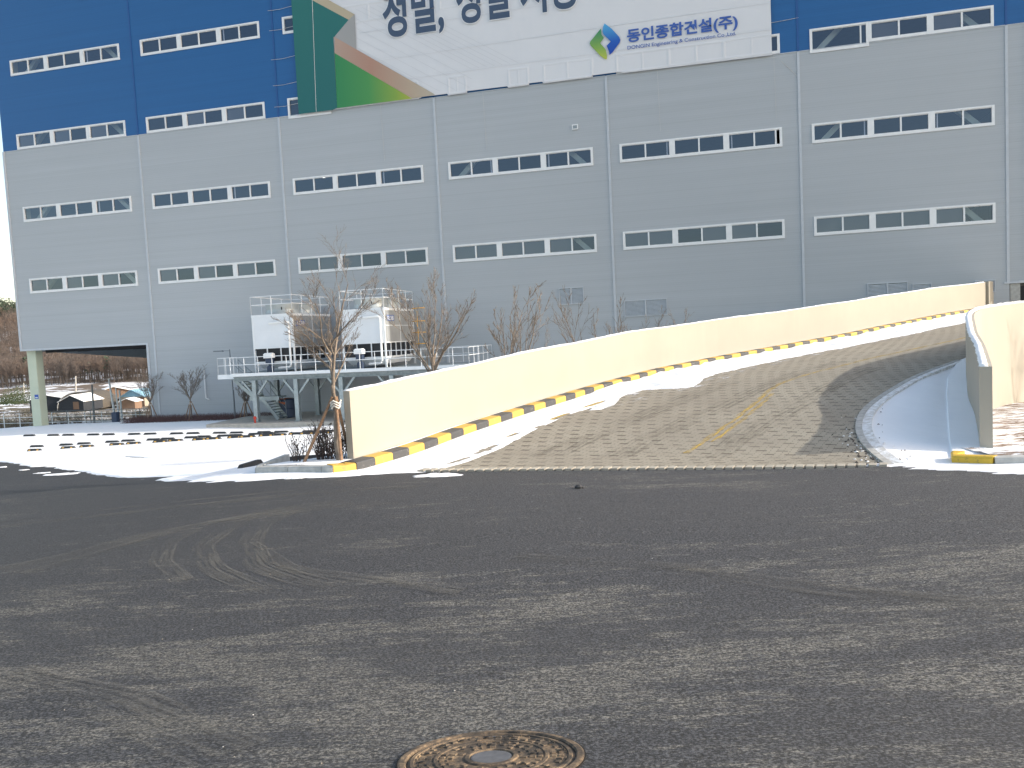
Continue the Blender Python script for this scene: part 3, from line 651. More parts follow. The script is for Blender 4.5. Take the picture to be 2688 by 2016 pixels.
# snow lying on the left side of the ramp
zn = np.linspace(2.40, 4.96, 900); vn = np.arange(.55, 4.6, .05); ZZ, VV = np.meshgrid(zn, vn, indexing='ij')
Wd = np.interp(ZZ, ZS, WID); ev = np.interp(ZZ, [2.4, 2.43, 2.587, 2.76, 2.83, 2.85, 2.9, 2.935, 3.0, 3.076, 3.11, 3.13, 3.2, 3.334, 3.5, 3.7, 3.88, 4.25, 4.46, 5], [2.2, 2.3, 2.2, 1.9, 1.88, 2.4, 2.3, 2.16, 1.9, 1.9, 3.1, 3.2, 2.9, 2.6, 2.75, 2.75, 2.8, 2.95, 3.0, 3.0])
Ln = np.interp(ZZ, ZS, LEN); n1 = fnoise(Ln * 1.1, VV * 2.5) + .5 * fnoise(Ln * 5, VV * 6); lump = np.clip((ZZ - 2.95) * 6, 0, 1)
hh = np.clip((ev - VV + n1 * .12 * (1 + 2 * lump)) * .12, -.04, .03 + .09 * lump * np.clip(vnoise(Ln * 3, VV * 3) , 0, 1))
for Lx, vx, w_, l_ in ((4.0, 1.85, .07, .25), (5.0, 1.95, .06, .2), (6.3, 1.78, .09, .35), (8.0, 1.75, .10, .5), (2.4, 2.0, .08, .5), (7.3, 2.0, .07, .3), (1.2, 2.05, .08, .4)):
    e = ((Ln - Lx) / l_) ** 2 + ((VV - vx) / w_) ** 2; hh = np.where(e < 1.6 + 2 * n1, np.minimum(hh, -.02), hh)
o = grid('ramp_snow', np.stack([*np.moveaxis(ramp_pt(ZZ, VV), -1, 0)[:2], ZZ + .022 + hh], -1), MAT['snow']); tag(o, kind='structure')
# snow between kerb and wall
V = []
for i, z in enumerate(np.linspace(2.43, 4.9, 260)):
    for v in (.02, .16, .3, .42, .46):
        p = ramp_pt(z, v); V.append((p[0], p[1], z + (.10 if v < .2 else .15) + .03 * fnoise(i * .5, v * 9) - (.05 if v > .45 else 0) + .02))
o = grid('kerb_snow', np.array(V).reshape(260, 5, 3), MAT['snow']); tag(o, kind='structure')
# mud-dusted snow on the ramp beyond the edge: thin film
film = mat_mix_alpha('thin_snow_film', (.74, .73, .72), 1.0, .52, .68, 'UV', (1.2, 3.2, 1), .8)
strip('thin_snow', np.linspace(2.84, 4.9, 200), 1.9, lambda z: np.interp(z, [2.84, 3.0, 3.2, 3.5, 5], [2.4, 3.0, 3.6, 3.3, 3.2]), .030, film, ramp)

# ------------------------------------------------------------------ tyre marks
def ribbon(px, w, mat, name='tyre_tracks', dz=.018):
    q = np.array([ong(*p)[3:5] for p in px]); q = lerp_path(q, 60); q = np.stack([smooth(q[:, 0], 4), smooth(q[:, 1], 4)], -1)
    T = np.gradient(q, axis=0); T /= np.hypot(T[:, 0], T[:, 1])[:, None]; N = np.stack([T[:, 1], -T[:, 0]], -1)
    D = np.concatenate([[0], np.cumsum(np.hypot(*np.diff(q, axis=0).T))]); P = []; U = []
    for k, o_ in enumerate(np.linspace(-w / 2, w / 2, 4)):
        r = q + N * o_; z = Gas(r[:, 0], r[:, 1]) + dz; x, y = as2w(r[:, 0], r[:, 1]); P.append(np.stack([x, y, z], -1)); U.append(np.stack([D, np.full_like(D, o_)], -1))
    return np.stack(P, 1), np.stack(U, 1)
def mat_track(name, col, mxa, sc):
    b = NB(name); co = b.coord(sc, 'UV'); nz = b.noise(co, 1, 5, .65)
    fade = b.noise(b.coord((.5, 1, 1), 'UV'), 1, 3); a = b.math('MULTIPLY', b.ramp(nz, [(.42, 0), (.62, mxa)]), b.ramp(fade, [(.35, .1), (.6, 1)]))
    b.base(col).rough(.9); b.l(a, b.p.inputs['Alpha']); return b.mat
dustm = mat_track('dust_track', (.17, .162, .14), .42, (1.0, 26, 1)); darkm = mat_track('dark_track', (.085, .08, .065), .6, (.8, 14, 1))
softm = mat_track('faint_track', (.12, .115, .10), .35, (.8, 14, 1))
g0 = []
for px, w, m_ in (([(0,1386),(300,1352),(600,1318),(900,1290),(1150,1275)], .30, dustm), ([(0,1374),(300,1338),(600,1306),(850,1284)], .16, dustm),
                  ([(0,1500),(200,1460),(420,1400),(700,1352),(900,1330),(1050,1322)], .42, dustm), ([(60,1510),(260,1455),(480,1390),(760,1335),(900,1318)], .25, dustm),
                  ([(760,1345),(690,1380),(655,1430),(680,1490),(800,1530),(950,1560)], .30, dustm), ([(680,1350),(600,1390),(530,1440),(560,1500),(700,1560)], .26, dustm),
                  ([(520,1390),(440,1430),(420,1480),(480,1530)], .24, dustm), ([(655,1430),(760,1500),(1000,1530),(1210,1560)], .2, dustm),
                  ([(1344,1470),(1800,1500),(2200,1560),(2688,1600)], .35, softm), ([(0,1780),(300,1850),(620,1990)], .4, dustm)):
    P_, U_ = ribbon(px, w, m_, dz=.016 + .0015 * len(g0)); o = grid('tyre_track', P_, m_, uv=U_, parent=None); g0.append(o)
for o in g0:
    o['kind'] = 'structure'
darkr = mat_track('mud_track', (.17, .148, .112), .4, (.6, 12, 1))
for v0, v1, za, zb_ in ((3.5, 4.2, 2.46, 3.2), (4.9, 5.5, 2.46, 3.5), (6.6, 7.2, 2.46, 3.4)):
    strip('tyre_track', np.linspace(za, zb_, 80), lambda z, v=v0: v + .8 * np.clip(2.8 - z, 0, 1) * -1, lambda z, v=v1: v + .8 * np.clip(2.8 - z, 0, 1) * -1, .027 + .001 * v0, darkr, ramp)

# ------------------------------------------------------------------ warehouse
BX1 = 66.9; TOP = 34.0; DEPTH = 45.0
wh = thing('warehouse', 'large grey warehouse with blue upper storeys and long strip windows', 'building', (0, 0, 0))
ROWS = dict(A=26.65, B=21.35, C=16.07, D=10.80)        # window head heights
BLUE = 20.22; WH = 1.10
wins = []       # x0, x1, z0, z1, kind
for r, zt_ in ROWS.items():
    for k in range(6):
        x0 = k * 11 + .83 + (.06 if k in (1, 2, 3) else -.02) ; x1 = k * 11 + 10.17 + (-.02 if k else -.02)
        if k >= 1: x0 -= .0 + .03 * k * .3
        if r == 'B' and k == 3:
            wins += [(34.14, 35.37, 20.23, 21.33, 'small', r, k), (38.08, 39.38, 20.23, 21.33, 'small', r, k), (40.3, 43.34, 20.23, 21.33, 'unit', r, k)]; continue
        if r == 'B' and k in (2, 5):
            wins += [(x0, x0 + 3.12, 20.02, 21.36, 'big', r, k), (x0 + 3.125, x1, 20.25, 21.35, 'two', r, k)]; continue
        wins.append((x0, x1, zt_ - WH, zt_, 'full', r, k))
def cut_wall(name, x0, x1, z0, z1, holes, mat, y=0.0):
    xs = sorted({x0, x1} | {c for h in holes for c in h[:2] if x0 < c < x1}); zs = sorted({z0, z1} | {c for h in holes for c in h[2:4] if z0 < c < z1})
    mb = MB(); ix = {}
    def vid(i, j):
        if (i, j) not in ix: ix[(i, j)] = len(mb.v); mb.v.append((xs[i], y, zs[j]))
        return ix[(i, j)]
    for i in range(len(xs) - 1):
        for j in range(len(zs) - 1):
            cx_, cz_ = (xs[i] + xs[i+1]) / 2, (zs[j] + zs[j+1]) / 2
            if any(h[0] < cx_ < h[1] and h[2] < cz_ < h[3] for h in holes): continue
            mb.f.append((vid(i, j), vid(i+1, j), vid(i+1, j+1), vid(i, j+1))); mb.m.append(0)
    return mb.build(name, mat, wh)
holes = [(w[0] + .03, w[1] - .03, w[2] + .03, w[3] - .03) for w in wins]
door = (-1.0, 10.60, -3, 5.53)
lower_r = (65.82, 67.5, -3, 6.36)
cut_wall('lower_wall', -.5, BX1, -1.0, BLUE, holes + [door, lower_r], MAT['grey'])
cut_wall('upper_wall', -.5, BX1, BLUE, TOP, holes, MAT['blue'])
# side, back and roof so that it is a closed volume
mb = MB()
mb.add([(-.5,0,5.53),(-.5,13.6,4.40),(-.5,DEPTH,4.40),(-.5,DEPTH,BLUE),(-.5,0,BLUE)], [(0,1,2,3,4)])
mb.add([(-.5,DEPTH,5.5),(BX1,DEPTH,-1),(BX1,DEPTH,BLUE),(-.5,DEPTH,BLUE)], [(0,1,2,3)])
mb.add([(BX1,0,6.36),(BX1,DEPTH,6.36),(BX1,DEPTH,BLUE),(BX1,0,BLUE)], [(3,2,1,0)])
mb.add([(10.60,0,-1),(10.60,DEPTH,-1),(10.60,DEPTH,5.53),(10.60,0,5.53)], [(0,1,2,3)])
mb.build('side_wall', MAT['grey'], wh)
mb = MB(); mb.add([(-.5,0,BLUE),(-.5,DEPTH,BLUE),(-.5,DEPTH,TOP),(-.5,0,TOP)], [(0,1,2,3)]); mb.add([(BX1,0,BLUE),(BX1,DEPTH,BLUE),(BX1,DEPTH,TOP),(BX1,0,TOP)], [(3,2,1,0)])
mb.add([(-.5,DEPTH,BLUE),(BX1,DEPTH,BLUE),(BX1,DEPTH,TOP),(-.5,DEPTH,TOP)], [(0,1,2,3)]); mb.build('upper_side_wall', MAT['blue'], wh)
mb = MB(); mb.box(-.48, BX1 - .02, .05, DEPTH - .05, TOP - .4, TOP - .05); mb.build('roof', MAT['slab'], wh)
mb = MB(); mb.box(-.38, 10.55, .06, 20, 5.60, 5.75)
for i in range(4): mb.box(-.3, 10.5, 2 + i * 3.2, 2.25 + i * 3.2, 5.25, 5.6)
mb.build('soffit', MAT['dark'], wh)
# interior: floors, back wall, columns
for z in (6.2, 11.6, 16.9, 22.2, 27.5): MB().box(-.4, BX1 - .1, .12, 9, z, z + .25).build('floor_slab', MAT['slab'], wh)
MB().box(-.4, BX1 - .1, 9.02, 9.2, 5.8, TOP - .5).build('interior_wall', MAT['dark'], wh)
for k in range(7): MB().box(k * 11 - .2 + (.3 if k == 0 else 0), min(k * 11 + .3 + (.3 if k == 0 else 0), 66.6), .35, .85, 6.3, TOP - .5).build('interior_column', MAT['brace'], wh)
for z in (ROWS['A'], ROWS['B'], ROWS['C'], ROWS['D']):
    for k in (0, 3, 5):
        m_ = z - .55; x = k * 11 + .03
        mb = MB(); mb.bar((x + .45, .75, m_ - 1.25), (x + 5.4, .75, m_ + 3.5), .3, .3); mb.bar((x + 5.6, .75, m_ + 3.5), (x + 10.5, .75, m_ - 1.25), .3, .3)
        mb.build('brace', MAT['brace'], wh)
# ceiling lamps seen through the glass
for x, z in ((19.6, 15.85), (23.5, 15.7), (63.5, 15.95), (62.2, 15.95), (8.2, 15.5)):
    MB().lathe((x, 3.2, z + 1.0), [(.02, .1), (.16, .06), (.2, 0)], 12).build('ceiling_lamp', MAT['glow'], wh)
# windows
def window(x0, x1, z0, z1, kind, row, bay):
    f = MB(); y0, y1 = -.055, .05; bt, bs = .10, .15
    f.box(x0, x1, y0, y1, z1 - bt, z1); f.box(x0, x1, y0, y1, z0, z0 + bs); f.box(x0, x0 + .14, y0, y1, z0 + bs, z1 - bt); f.box(x1 - .14, x1, y0, y1, z0 + bs, z1 - bt)
    units = {'full': 3, 'two': 2, 'unit': 1, 'small': 1, 'big': 1}[kind]; L_ = x1 - x0; ux = []
    for u_ in range(units):
        a = x0 + L_ * u_ / units; b_ = x0 + L_ * (u_ + 1) / units; ux.append((a, b_))
        if u_: f.box(a - .17, a + .17, y0, y1, z0 + bs, z1 - bt)
    ux2 = [(a + (.14 if i == 0 else .17), b_ - (.14 if i == len(ux) - 1 else .17)) for i, (a, b_) in enumerate(ux)]
    for i, (a, b_) in enumerate(ux2):
        c_ = (a + b_) / 2
        if kind == 'big': f.box(b_ - .32, b_ - .24, -.02, .04, z0 + bs, z1 - bt)
        else: f.box(c_ - .045, c_ + .045, -.03, .045, z0 + bs, z1 - bt)
        # sash rails: thin darker step inside the frame
        f.box(a, b_, -.012, .04, z1 - bt - .035, z1 - bt - .003); f.box(a, b_, -.012, .04, z0 + bs + .003, z0 + bs + .03)
        if i == len(ux2) - 1 and kind in ('full', 'two'): f.box(a + .12, a + .18, .09, .13, z0 + bs, z1 - bt)
        if i == 0 and bay >= 3 and kind == 'full': f.box(b_ - .16, b_ - .10, .09, .13, z0 + bs, z1 - bt)
    fr_ = f.build('window', MAT['white'], wh)
    opened = (row == 'C' and bay == 4)
    g = MB()
    for i, (a, b_) in enumerate(ux2):
        if opened and i == 2: b_ -= .2
        g.add([(a, .03, z0 + bs), (b_, .03, z0 + bs), (b_, .03, z1 - bt), (a, .03, z1 - bt)], [(0, 1, 2, 3)])
    g.build('pane', MAT['glass'], fr_)
    if opened:
        a, b_ = ux2[2]; MB().box(b_ - .26, b_ - .17, -.035, .05, z0 + bs, z1 - bt).build('open_sash', MAT['white'], fr_)
    # roller blinds behind some sashes of the lower and the third row
    bl = {'D': {0: (0, 2, 4), 1: (0, 2, 4), 2: (0, 1, 2, 4), 3: (0, 1, 2, 3, 4), 4: (0, 1, 3, 4), 5: (0, 1, 2, 3, 4)}, 'B': {0: (0, 2, 4), 1: (2, 4), 5: (0, 2)}}.get(row, {}).get(bay, ())
    if bl and kind in ('full', 'two'):
        for j in bl:
            m_ = MB()
            i, h = divmod(j, 2)
            if i >= len(ux2): continue
            a, b_ = ux2[i]; c_ = (a + b_) / 2; p, q = (a, c_ - .045) if h == 0 else (c_ + .045, b_)
            m_.add([(p, .06, z0 + bs), (q, .06, z0 + bs), (q, .06, z1 - bt), (p, .06, z1 - bt)], [(0, 1, 2, 3)])
            m_.build('blind', MAT['blindg'], fr_)
MAT['blindg'] = MAT['blind']
b = NB('blind_gauze'); b.base((.20, .205, .21)).rough(.9); b.p.inputs['Alpha'].default_value = .75; MAT['blindg'] = b.mat
for w_ in wins: window(*w_)
# vertical joint covers
for k in range(1, 7):
    x = k * 11 + (.13 if k < 6 else -.25)
    if k < 6: zlo = -.3
    else: zlo = 6.36
    MB().box(x - .07, x + .07, -.05, -.002, zlo, BLUE - .004).build('joint_cover', MAT['trim'], wh)
    MB().box(x - .05, x + .05, -.03, -.002, BLUE, TOP).build('joint_cover', MAT['bluetrim'], wh)
mb = MB(); mb.box(-.56, -.40, -.06, .1, 5.45, BLUE); mb.box(-.40, 10.60, -.06, .1, 5.45, 5.60); mb.box(10.45, 10.62, -.061, .1, -.4, 5.45); mb.build('corner_trim', MAT['trim'], wh); mb = MB()
mb.box(66.25, 66.95, -.07, -.01, 6.32, 6.46); mb.box(66.72, 66.95, -.07, .1, 6.46, BLUE); mb.box(65.55, 66.25, -.065, -.01, 6.32, 6.42); mb.build('corner_trim', MAT['trim'], wh)
MB().box(-.5, 66.9, -.03, -.003, BLUE - .02, BLUE + .02).build('band_trim', MAT['trim'], wh)
# louvres
def louvre(x0, x1, z0, z1, n=2, name='louvre'):
    f = MB(); f.box(x0, x1, -.06, 0, z1 - .06, z1); f.box(x0, x1, -.06, 0, z0, z0 + .06)
    xs = np.linspace(x0, x1, n + 1)
    for i, x in enumerate(xs): f.box(max(x - .04, x0), min(x + .04, x1), -.06, 0, z0 + .06, z1 - .06)
    o = f.build(name, MAT['trim'], wh); s = MB(); z = z0 + .08; s.add([(x0 + .05, -.006, z0 + .06), (x1 - .05, -.006, z0 + .06), (x1 - .05, -.006, z1 - .06), (x0 + .05, -.006, z1 - .06)], [(0, 1, 2, 3)], 1)
    while z < z1 - .1:
        for i in range(n): s.add([(xs[i] + .045, -.045, z), (xs[i+1] - .045, -.045, z), (xs[i+1] - .045, -.012, z + .05), (xs[i] + .045, -.012, z + .05)], [(0, 1, 2, 3)])
        z += .075
    s.build('slats', [MAT['trim'], MAT['galvd']], o)
louvre(40.65, 42.21, 6.57, 7.64); louvre(44.69, 47.27, 5.61, 6.63); louvre(58.55, 60.67, 5.72, 6.78); louvre(60.91, 61.9, 5.8, 6.62, 1); louvre(64.12, 65.11, 5.9, 6.61, 2); louvre(33.51, 35.09, 2.3, 3.33, 2)
f = MB(); f.box(41.94, 42.31, -.08, 0, 17.23, 17.54); f.box(42.0, 42.25, -.085, -.081, 17.29, 17.48, 1); f.build('vent', [MAT['white'], MAT['galvd']], wh)
# pillar at the open corner, number plate, wall pipe
p_ = MB(); p_.cbox(-.5, .30, .45, 1.12, -1.2, 5.6, .02); p_.build('pillar', MAT['pillar'], wh)
sg = MB(); sg.cbox(-.10, .24, .43, .449, 1.80, 2.12, .004); so_ = sg.build('number_plate', MAT['signblue'], wh); MB().box(-.04, .18, .424, .428, 1.86, 1.93).build('plate_text', MAT['white'], so_)
x_, z_ = atY(535, 971, -.1); x2, z2 = atY(541, 1045, -.1)
MB().tube([(x_, -.1, z_), (x_, -.1, z2), (x_ + .25, -.12, z2 - .1)], .045, 8).build('drain_pipe', MAT['pipe'], wh)
# recessed dock area right of the corner
mb = MB(); mb.box(65.86, 66.35, .02, .6, -1, 6.31); mb.build('dock_pier', MAT['conc'], wh)
mb = MB(); mb.box(66.36, 80, 6.0, 6.3, -1, 12); mb.box(66.95, 80, 2.5, 6.0, 12, 12.4); mb.build('dock_wall', MAT['dark'], wh)
mb = MB(); mb.box(64.5, 90, -6, 6, 4.0, 5.05); mb.build('dock_apron', MAT['paver'], wh)

# ------------------------------------------------------------------ banner
bn = thing('banner', 'huge pale construction banner with green folds hung over the blue storeys', 'banner', (38.7, -.12, 20.2))
bo = bn.location; B = lambda x, z, y=0.0: (x - bo[0], y, z - bo[2])
LX, RX, BZ, TZ = 23.72, 53.70, 20.23, 32.5
rects = [(w[0], w[1], w[2], w[3], w[4]) for w in wins if w[5] in 'AB' and w[6] in (2, 3, 4)]
# sheet with gentle waviness, pushed out where it lies over window frames
nx, nz = 620, 250; xs = np.linspace(LX, RX, nx); zs = np.linspace(0, 1, nz)
hem = np.interp(xs, [23.7, 26.1, 26.12, 32.3, 32.36, 34.1, 34.12, 35.36, 35.38, 38.03, 38.05, 39.37, 39.39, 40.25, 40.27, 43.31, 43.33, 45.1, 45.12, 54],
                [20.16, 20.17, 20.23, 20.25, 20.31, 20.32, 20.22, 20.22, 20.32, 20.31, 20.22, 20.22, 20.32, 20.31, 20.21, 20.21, 20.31, 20.31, 20.21, 20.17])
XX = np.broadcast_to(xs[:, None], (nx, nz)); ZZ = hem[:, None] + (TZ - hem[:, None]) * zs[None]
Yd = -.012 * (vnoise(XX * 1.3, ZZ * .5) + .4 * vnoise(XX * 4, ZZ * 1.5))
for (x0, x1, z0, z1, kd) in rects:
    inn = (XX > x0) & (XX < x1) & (ZZ > z0) & (ZZ < z1); fr_ = inn & ~((XX > x0 + .09) & (XX < x1 - .09) & (ZZ > z0 + .09) & (ZZ < z1 - .08))
    n_ = 3 if kd == 'full' else 2 if kd in ('two',) else 1
    for u_ in range(n_ * 2):
        xm = x0 + (x1 - x0) * u_ / (n_ * 2); fr_ |= inn & (np.abs(XX - xm) < (.06 if u_ % 2 == 0 else .035))
    Yd = np.where(fr_, Yd - .022, Yd)
def fabric(name, stops=None, col=None, rot=0):
    b = NB(name); co = b.coord()
    if stops:
        sep = b.n('ShaderNodeSeparateXYZ'); tc = b.n('ShaderNodeTexCoord'); b.l(tc.outputs['Object'], sep.inputs[0]); axis = stops[0]
        mr = b.n('ShaderNodeMapRange'); mr.inputs[1].default_value = stops[1]; mr.inputs[2].default_value = stops[2]
        if axis == 'x': b.l(sep.outputs[0], mr.inputs[0])
        elif axis == 'z': b.l(sep.outputs[2], mr.inputs[0])
        else: b.l(b.math('ADD', sep.outputs[0], sep.outputs[2]), mr.inputs[0])
        c_ = b.ramp(mr.outputs[0], stops[3])
    else: c_ = b.ramp(b.noise(co, .5, 3), [(.3, tuple(x * .97 for x in col)), (.7, col)])
    b.base(c_).rough(.6); b.p.inputs['Specular IOR Level'].default_value = .2; b.bump(b.noise(b.coord((1, 1, .4)), 2, 3), .15, .03); return b.mat
sheet_m = fabric('banner_fabric', col=(.72, .73, .76))
sheet = grid('sheet', np.stack([XX - bo[0], Yd, ZZ - bo[2]], -1), sheet_m, parent=bn)
def offy(x, z): return -.06
def poly(name, pts, mat, y=-.060, parent=None, mi=0):
    mb = MB(); mb.add([B(x, z, y) for x, z in pts], [tuple(range(len(pts)))]); return mb.build(name, mat, parent or bn)
teal = fabric('teal_print', ('z', 0, 8, [(0, (.030, .150, .155)), (1, (.036, .175, .165))]))
poly('green_fold', [(23.72, 20.20), (26.13, 20.19), (26.50, 20.28), (26.55, 24.82), (26.63, 24.83), (27.7, 25.76), (24.3, 27.95), (23.72, 28.3)], teal, -.062)
poly('green_fold', [(26.50, 20.27), (31.74, 20.28), (26.57, 23.80)], fabric('green_gradient', ('x', -12.2, -7, [(0, (.045, .245, .105)), (.45, (.085, .30, .10)), (.8, (.24, .38, .08)), (1, (.42, .46, .08))])), -.063)
poly('ribbon', [(24.3, 27.95), (27.7, 25.76), (28.14, 26.04), (25.4, 27.85)], fabric('beige_ribbon', col=(.50, .43, .31)), -.064)
poly('ribbon', [(27.7, 25.76), (28.14, 26.04), (28.10, 23.84), (26.63, 24.83)], fabric('grey_fold', ('xz', -13.5, -9, [(0, (.24, .24, .26)), (1, (.36, .36, .36))])), -.065)
poly('ribbon', [(26.63, 24.83), (28.10, 23.84), (33.30, 20.34), (31.74, 20.29), (26.57, 23.80)], fabric('salmon_ribbon', ('x', -12, -5.4, [(0, (.46, .33, .27)), (.35, (.44, .26, .20)), (.75, (.47, .37, .28)), (1, (.50, .45, .36))])), -.064)
MB().tube([B(25.0, 20.2, -.07), B(25.25, 28, -.07)], .012, 5).build('seam', MAT['white'], bn)
# thin slanted lines of the design
mb = MB(); r0 = .010
for i in range(11):
    x0, z0 = 28.25 + .0 * i, 26.3 - i * .28 if i < 9 else 23.9
    x0 = 28.2 + max(0, i - 4) * .5; z0 = 23.9 + min(i, 4) * .62; L_ = 7.2; x1 = x0 + L_ * 1.05; z1 = z0 - L_ * .66
    if z1 < 20.5: t_ = (z0 - 20.5) / (z0 - z1); x1 = x0 + (x1 - x0) * t_; z1 = 20.5
    mb.add([B(x0, z0, -.058), B(x1, z1, -.058), B(x1, z1 + 2*r0, -.058), B(x0, z0 + 2*r0, -.058)], [(0, 1, 2, 3)])
mb.build('line_print', fabric('faint_line', col=(.60, .615, .645)), bn)
seam_m = fabric('seam_white', col=(.76, .78, .81))
for z0, z1 in ((21.55, 21.6), (22.95, 23.1), (24.85, 24.9)):
    MB().add([B(28.3 if z0 > 22 else 30.6, z0, -.057), B(RX, z1, -.057), B(RX, z1 + .03, -.057), B(28.3 if z0 > 22 else 30.6, z0 + .03, -.057)], [(0, 1, 2, 3)]).build('seam', seam_m, bn)
def text(s, x, z, size, mat, name, bold=0.0, w=1.0, y=-.068, target=None):
    cu = bpy.data.curves.new('txt', 'FONT'); cu.body = s; cu.size = size; cu.offset = bold; cu.resolution_u = 6; cu.align_x = 'LEFT'
    o = bpy.data.objects.new('txt', cu); C.objects.link(o); dg = bpy.context.evaluated_depsgraph_get(); dg.update()
    me = bpy.data.meshes.new_from_object(o.evaluated_get(dg)); bpy.data.objects.remove(o)
    co = np.zeros(len(me.vertices) * 3); me.vertices.foreach_get('co', co); co = co.reshape(-1, 3)
    x0, x1, z0, z1 = co[:, 0].min(), co[:, 0].max(), co[:, 1].min(), co[:, 1].max()
    if target:
        tx0, tx1, tz0, tz1 = target; out = np.stack([tx0 + (co[:, 0] - x0) / (x1 - x0) * (tx1 - tx0), np.zeros(len(co)), tz0 + (co[:, 1] - z0) / (z1 - z0) * (tz1 - tz0)], -1)
    else: out = np.stack([x + co[:, 0] * w, np.zeros(len(co)), z + co[:, 1]], -1)
    out[:, 0] -= bo[0]; out[:, 2] -= bo[2]; out[:, 1] = y
    me.vertices.foreach_set('co', out.reshape(-1)); me.materials.clear(); me.materials.append(mat); me.update()
    o = bpy.data.objects.new(name, me); C.objects.link(o); o.parent = bn; return o
halo = fabric('white_outline', col=(.82, .83, .85))
for s, tg in (('정밀,', (30.05, 34.15, 24.05, 27.35)), ('성실', (35.0, 38.4, 24.40, 27.35)), ('시공', (39.1, 42.75, 24.40, 27.35)), ('기', (44.6, 46.2, 24.6, 27.35))):
    d_ = .05; text(s, 0, 0, 3, halo, 'slogan_outline', .12, y=-.066, target=(tg[0] - d_, tg[1] + d_, tg[2] - d_, tg[3] + d_))
    text(s, 0, 0, 3, MAT['navy'], 'slogan', .085, y=-.070, target=tg)
text('동인종합건설(주)', 0, 0, 1, MAT['logoblue'], 'company_name', .03, y=-.069, target=(45.50, 51.86, 21.80, 22.72))
text('DONGIN Engineering & Construction Co.,Ltd.', 0, 0, 1, MAT['logoblue'], 'company_name', .006, y=-.069, target=(45.50, 51.74, 21.47, 21.74))
# emblem: two interlocking angular leaves
def leaf(pts, stops, nm):
    poly('emblem', pts, fabric(nm, stops), -.069)
leaf([(44.20, 23.24), (44.62, 22.86), (45.05, 22.32), (45.10, 22.15), (45.05, 22.0), (44.62, 21.50), (44.42, 21.36), (44.40, 21.55), (44.27, 21.93), (44.53, 22.13), (44.10, 22.62), (44.06, 22.80), (44.10, 23.05)], ('z', 1.1, 3.0, [(0, (.025, .07, .40)), (.45, (.03, .12, .48)), (1, (.10, .42, .72))]), 'emblem_blue')
leaf([(43.97, 22.98), (43.62, 22.62), (43.30, 22.30), (43.26, 22.18), (43.32, 22.05), (43.85, 21.40), (44.14, 21.14), (44.25, 21.14), (44.27, 21.35), (44.20, 21.72), (43.88, 22.12), (44.12, 22.40), (43.99, 22.62)], ('z', .9, 2.8, [(0, (.50, .55, .10)), (.4, (.24, .42, .10)), (1, (.03, .24, .14))]), 'emblem_green')
mb = MB()
for z in (20.9, 22.3, 24.0, 25.9, 27.2): MB().tube([(x - bo[0], .06, z2_ - bo[2]) for x, z2_ in ((21.9, z), (22.7, z - .03), (LX, z + .06))], .012, 4).build('tie_rope', MAT['rope'], bn)
MB().tube([B(RX, 22.0, .05), B(54.6, 22.05, .08), B(55.2, 22.1, .1)], .012, 4).build('tie_rope', MAT['rope'], bn); MB().tube([B(54.2, 19.8, .05), B(55.1, 18.8, .1)], .01, 4).build('tie_rope', MAT['rope'], bn)
for x in (29.5, 36.4, 47.2, 53.8): MB().tube([B(x, 20.2, .04), B(x + .05, 16.6, .09)], .006, 4).build('tie_rope', MAT['rope'], bn)

# ------------------------------------------------------------------ cooling plant
PY = -6.2; DZ = 3.30
pf = thing('steel_platform', 'galvanised steel platform on braced columns carrying two cooling towers', 'platform', (28, PY, .3)); po = pf.location
def PB(mb, name, mat): return shift(mb, pf).build(name, mat, pf)
PX0, PX1 = 20.0, 36.4
gz = .32
mb = MB(); mb.box(PX0 + 1.2, PX1, PY, -1.0, DZ - .05, DZ); mb.box(PX0, PX0 + 1.3, PY + .5, -3.6, DZ - .08, DZ - .03); PB(mb, 'deck', MAT['galv'])
mb = MB(); mb.box(PX0 + 1.2, PX1 + .02, PY - .03, PY + .02, DZ - .16, DZ + .03); mb.box(PX0 + 1.17, PX0 + 1.22, PY + .02, -1, DZ - .16, DZ + .03); mb.box(PX0 - .02, PX0 + 1.15, PY + .45, PY + .5, DZ - .3, DZ - .02); mb.box(PX1, PX1 + .05, PY + .02, -1, DZ - .16, DZ + .03); PB(mb, 'toe_board', MAT['railw'])
mb = MB()
for y in (PY + .25, -2.6):
    for z0_, z1_, hw in ((DZ - .44, DZ - .40, .1), (DZ - .22, DZ - .18, .1), (DZ - .40, DZ - .22, .02)): mb.box(PX0 + 1.25 if y > -6 else PX0 + .3, PX1 - .05, y - hw, y + hw, z0_, z1_)
for x in np.arange(PX0 + 1.5, PX1, 1.35): mb.box(x - .04, x + .04, PY + .36, -1.35, DZ - .2, DZ - .06)
PB(mb, 'beam', MAT['galvd'])
cols_ = [(atY(c_, 1104, PY + .25)[0], PY + .25) for c_ in (676, 785, 903)] + [(31.6, PY + .25), (35.2, PY + .25)] + [(atY(c_, 1104, -2.6)[0], -2.6) for c_ in (733, 838)] + [(30.2, -2.6), (34.2, -2.6)]
for x, y in cols_:
    if True:
        m_ = MB(); m_.box(x - .13, x + .13, y - .15, y - .12, gz, DZ - .44); m_.box(x - .13, x + .13, y + .12, y + .15, gz, DZ - .44); m_.box(x - .012, x + .012, y - .12, y + .12, gz, DZ - .44); m_.box(x - .2, x + .2, y - .2, y + .2, gz - .01, gz + .03)
        PB(m_, 'column', MAT['galv'])
        br_ = MB()
        for sg_ in (-1, 1):
            if PX0 + .8 < x + sg_ * .85 < PX1: br_.bar((x + sg_ * .1, y, DZ - 1.35), (x + sg_ * .85, y, DZ - .45), .09, .12)
        PB(br_, 'knee_brace', MAT['galv'])
